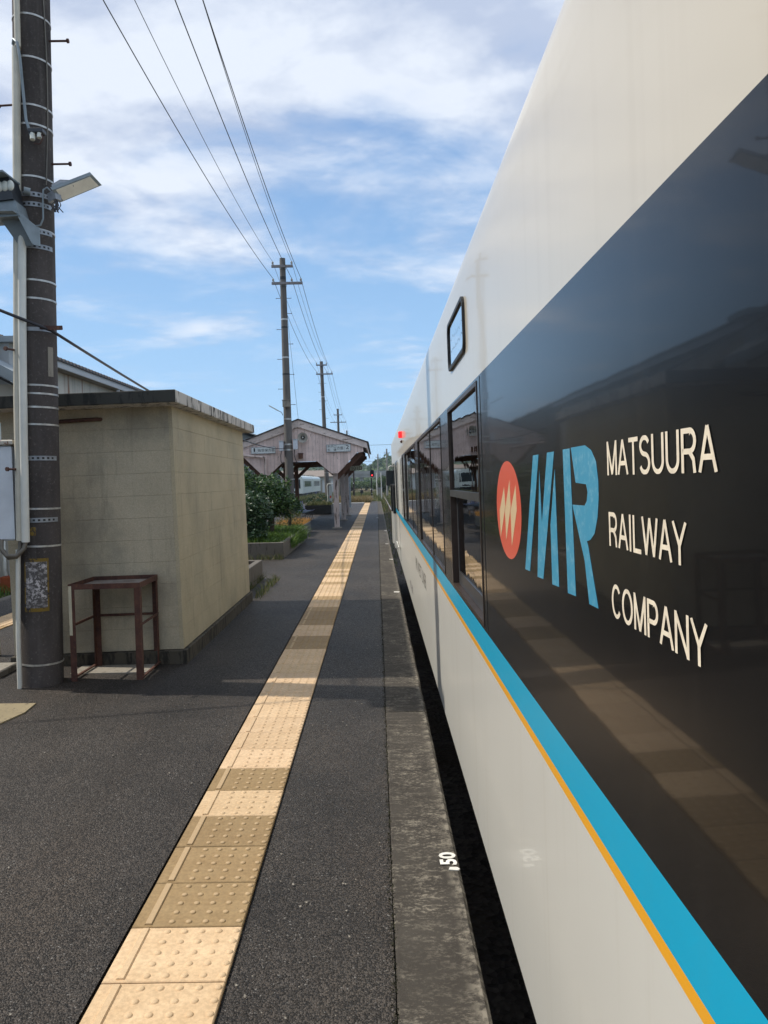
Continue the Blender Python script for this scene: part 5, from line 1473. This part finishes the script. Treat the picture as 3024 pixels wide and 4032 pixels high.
far_car('rear white railcar coupled behind the front one on the far track', 129.5, 146, 0)

# ------------------------------------------------------------------ buildings on the left
db = thing('depot_building', 'low white depot with a wide brown roof behind the white railcars', 'building', (-12, 170, -1))
mb = MB(); mb.box((-26, 170, -1.1), (-7.4, 186, 2.75)); mb.build('wall', housewhite, db)
mb = MB(); mb.prism([(169.0, 2.76), (178, 4.25), (187, 2.76), (187, 2.9), (178, 4.45), (169.0, 2.95)], lambda y_, z: (-26.5, y_, z), lambda y_, z: (-6.9, y_, z)); mb.build('roof', roofbrown, db)
for x in (-13.4, -11.5, -9.6):
    mb = MB(); mb.box((x, 169.95, -.9), (x + 1.1, 170.02, 2.1)); mb.build('door', concpale, db)
XW, XEV = -10.75, -10.35
ZE = 1.596 + .401 * 10.35
wh = thing('warehouse', 'long white warehouse with rust streaks and a corrugated brown roof edge', 'warehouse', (XW, 30, -1))
mb = MB(); mb.box((-22, 15, -1.1), (XW, 47, ZE - .12)); mb.build('wall', streak, wh)
mb = MB(); mb.bar((XEV - .02, 14.8, ZE - .10), (XEV - .02, 47.1, ZE - .10), .04, .22); mb.build('fascia', housewhite, wh)
mb = MB(); mb.box((XW, 14.8, ZE - .22), (XEV - .041, 47.1, ZE - .19)); mb.build('soffit', concpale, wh)
def corr_roof(parent, x0, z0, x1, z1, y0, y1, pitch_, amp, mat, name='roof'):
    mb = MB(); n_ = int((y1 - y0) / pitch_ * 4); vs = []
    for i in range(n_ + 1):
        y_ = y0 + (y1 - y0) * i / n_; a = amp * (.5 + .5 * cos(2 * pi * i / 4))
        vs += [(x0, y_, z0 + a), (x1, y_, z1 + a), (x0, y_, z0 - .02)]
    fs = []
    for i in range(n_): fs += [(3 * i, 3 * i + 3, 3 * i + 4, 3 * i + 1), (3 * i + 2, 3 * i + 5, 3 * i + 3, 3 * i)]
    mb.add(vs, fs); return mb.build(name, mat, parent)
corr_roof(wh, XEV + .05, ZE + .02, -16.5, ZE + 1.5, 14.6, 47.2, .30, .10, roofm)
mb = MB(); mb.hexa([(-16.5, 14.6, ZE + 1.4), (-16.5, 47.2, ZE + 1.4), (-22, 47.2, ZE), (-22, 14.6, ZE), (-16.5, 14.6, ZE + 1.5), (-16.5, 47.2, ZE + 1.5), (-22, 47.2, ZE + .1), (-22, 14.6, ZE + .1)]); mb.build('back_roof', roofm, wh)
vt = MB(); vt.tube([(XW + .02, 24.7, 4.75), (XW + .22, 24.7, 4.75), (XW + .26, 24.7, 4.65)], .16, 14); vt.build('vent_hood', concpale, wh)
vt = MB(); vt.tube([(XW, 31.2, ZE - .5), (XW + .3, 31.0, ZE - .38), (XEV - .06, 30.8, ZE - .26)], .07, 10); vt.build('drain_pipe', housewhite, wh)
gs = thing('grey_shed', 'long grey metal-sided shed with pale posts behind the shelter', 'shed', (XW, 65, -1))
mb = MB(); y_ = 48.0; i = 0; vs = []; fs = []
while y_ < 84:
    dx = .05 if i % 2 else 0
    vs += [(XW + dx, y_, -1.1), (XW + dx, y_, ZE - .1), (XW + dx, y_ + .16, -1.1), (XW + dx, y_ + .16, ZE - .1)]; y_ += .2; i += 1
for k_ in range(len(vs) // 2 - 1): fs.append((2 * k_, 2 * k_ + 1, 2 * k_ + 3, 2 * k_ + 2))
mb.add(vs, fs); tag(mb.build('wall', siding, gs))
mb = MB(); mb.box((-20, 48, -1.1), (XW - .01, 84, ZE - .15)); mb.build('shed_core', siding, gs)
corr_roof(gs, XEV + .05, ZE - .02, -16.5, ZE + 1.5, 47.6, 84.4, .5, .10, siding)
for y_ in (50, 57.5, 65, 72.5, 80):
    mb = MB(); mb.tube([(XW + .16, y_, -1.1), (XW + .16, y_, ZE - .15)], .06, 8); mb.build('post', concpale, gs)
for z in (1.6, 3.0):
    mb = MB(); mb.box((XW + .052, 48, z), (XW + .09, 84, z + .07)); mb.build('rail', siding, gs)
# station building and bank on the far left
st = thing('station_building', 'pale station building with grey metal roof edges at the left', 'building', (-10, 10, -1))
mb = MB(); mb.box((-24, -16, -1.1), (-9.35, 13.6, 4.25)); mb.build('wall', stationwall, st)
mb = MB(); mb.box((-24.3, -16.3, 4.26), (-8.9, 13.9, 4.52)); mb.build('roof_edge', stationgrey, st)
mb = MB(); mb.hexa([(-24, 5, 4.53), (-10, 5, 4.53), (-10, 13.5, 4.53), (-24, 13.5, 4.53), (-24, 6, 6.6), (-10.2, 6, 6.6), (-10.2, 13.3, 6.6), (-24, 13.3, 6.6)]); mb.build('upper_wall', housewhite, st)
mb = MB(); mb.box((-24.3, 5.0, 6.61), (-9.9, 13.6, 6.85)); mb.build('upper_roof_edge', stationgrey, st)
for y_ in (-12, -8, -4, 0, 4, 8):
    w = MB(); w.box((-9.40, y_, .4), (-9.31, y_ + 1.9, 2.2)); f_ = w.build('window', steelpaint, st)
    w = MB(); w.box((-9.308, y_ + .08, .48), (-9.30, y_ + .9, 2.12)); w.box((-9.308, y_ + 1.0, .48), (-9.30, y_ + 1.82, 2.12)); w.build('pane', rcglass, f_)
an = thing('station_annex', 'pale annex with sloping grey eaves behind the dark pole at the left', 'building', (-10, 19.6, -1))
mb = MB(); mb.box((-16, 19.6, -1.1), (-8.97, 20.7, 4.28)); mb.build('wall', stationwall, an)
mb = MB(); mb.prism([(-12.5, 6.35), (-8.9, 4.44), (-8.9, 4.16), (-12.5, 6.05)], lambda x, z: (x, 19.2, z), lambda x, z: (x, 20.75, z)); mb.build('roof', stationgrey, an)
mb = MB(); mb.bar((-12.5, 19.18, 6.0), (-8.9, 19.18, 4.11), .05, .10, (0, -1, 0)); mb.build('eave_board', blackpaint, an)
mb = MB(); mb.box((-18, 21, 4.29), (-10.05, 21.9, 5.60)); mb.build('upper_wall', housewhite, an)
mb = MB(); mb.box((-18.2, 20.8, 5.601), (-9.62, 22.0, 5.76)); mb.build('roof_edge', stationgrey, an)
mb = MB(); mb.tube([(-9.62, 19.4, 3.9), (-9.62, 19.4, -.5), (-9.5, 19.3, -.8)], .05, 8); mb.build('drain_pipe', whitepvc, an)
mb = MB(); mb.tube([(-9.35, 19.5, 2.3), (-8.96, 19.5, 2.15)], .03, 6); mb.build('conduit', blackcable, an)
ac = thing('air_conditioner', 'white outdoor air conditioner unit on orange block at far left', 'air conditioner', (-9.0, 19.2, -.62))
mb = MB(); mb.bevbox((-9.34, 19.05, -.62), (-8.6, 19.35, -.17), .015); mb.build('case', housewhite, ac)
for i in range(4):
    mb = MB(); mb.box((-9.31 + i * .062, 19.035, -.59), (-9.265 + i * .062, 19.049, -.21)); mb.build('grille_slot', blackpaint, ac)
bk = thing('orange_block', 'orange red masonry block under the air conditioner', 'block', (-9.2, 19.1, -1.0))
mb = MB(); mb.bevbox((-9.55, 19.0, -1.02), (-8.55, 19.4, -.63), .01); mb.build('body', brick_orange, bk)

# ------------------------------------------------------------------ air between here and the hills
hz = bpy.data.materials.new('thin_haze'); hz.use_nodes = True
hn = hz.node_tree.nodes; hn.remove(hn['Principled BSDF'])
vp = hn.new('ShaderNodeVolumePrincipled'); vp.inputs['Color'].default_value = (.72, .84, 1.0, 1); vp.inputs['Density'].default_value = .00022
vp.inputs['Anisotropy'].default_value = .2
hz.node_tree.links.new(vp.outputs[0], [n for n in hn if n.type == 'OUTPUT_MATERIAL'][0].inputs['Volume'])
mb = MB(); mb.box((-2500, -2500, -2.1), (2500, 2500, 48))
tag(mb.build('haze', hz), 'thin bluish haze over the distant hills', None, None, 'stuff')

mb = MB()
for i in range(26):
    y_ = -14 + i * 1.25; top = 7.2 + 1.3 * mnoise.noise(Vector((i * .7, 3, 1))) - max(0, y_ - 8) * .12
    leaves(mb, blob_points((-27 + random.gauss(0, 1), y_, top - 1.6), (1.7, 1.5, 1.8), 130), .5)
tag(mb.build('forest', bushm), 'dark tree line behind the station building, mirrored in the train side', None, None, 'stuff')
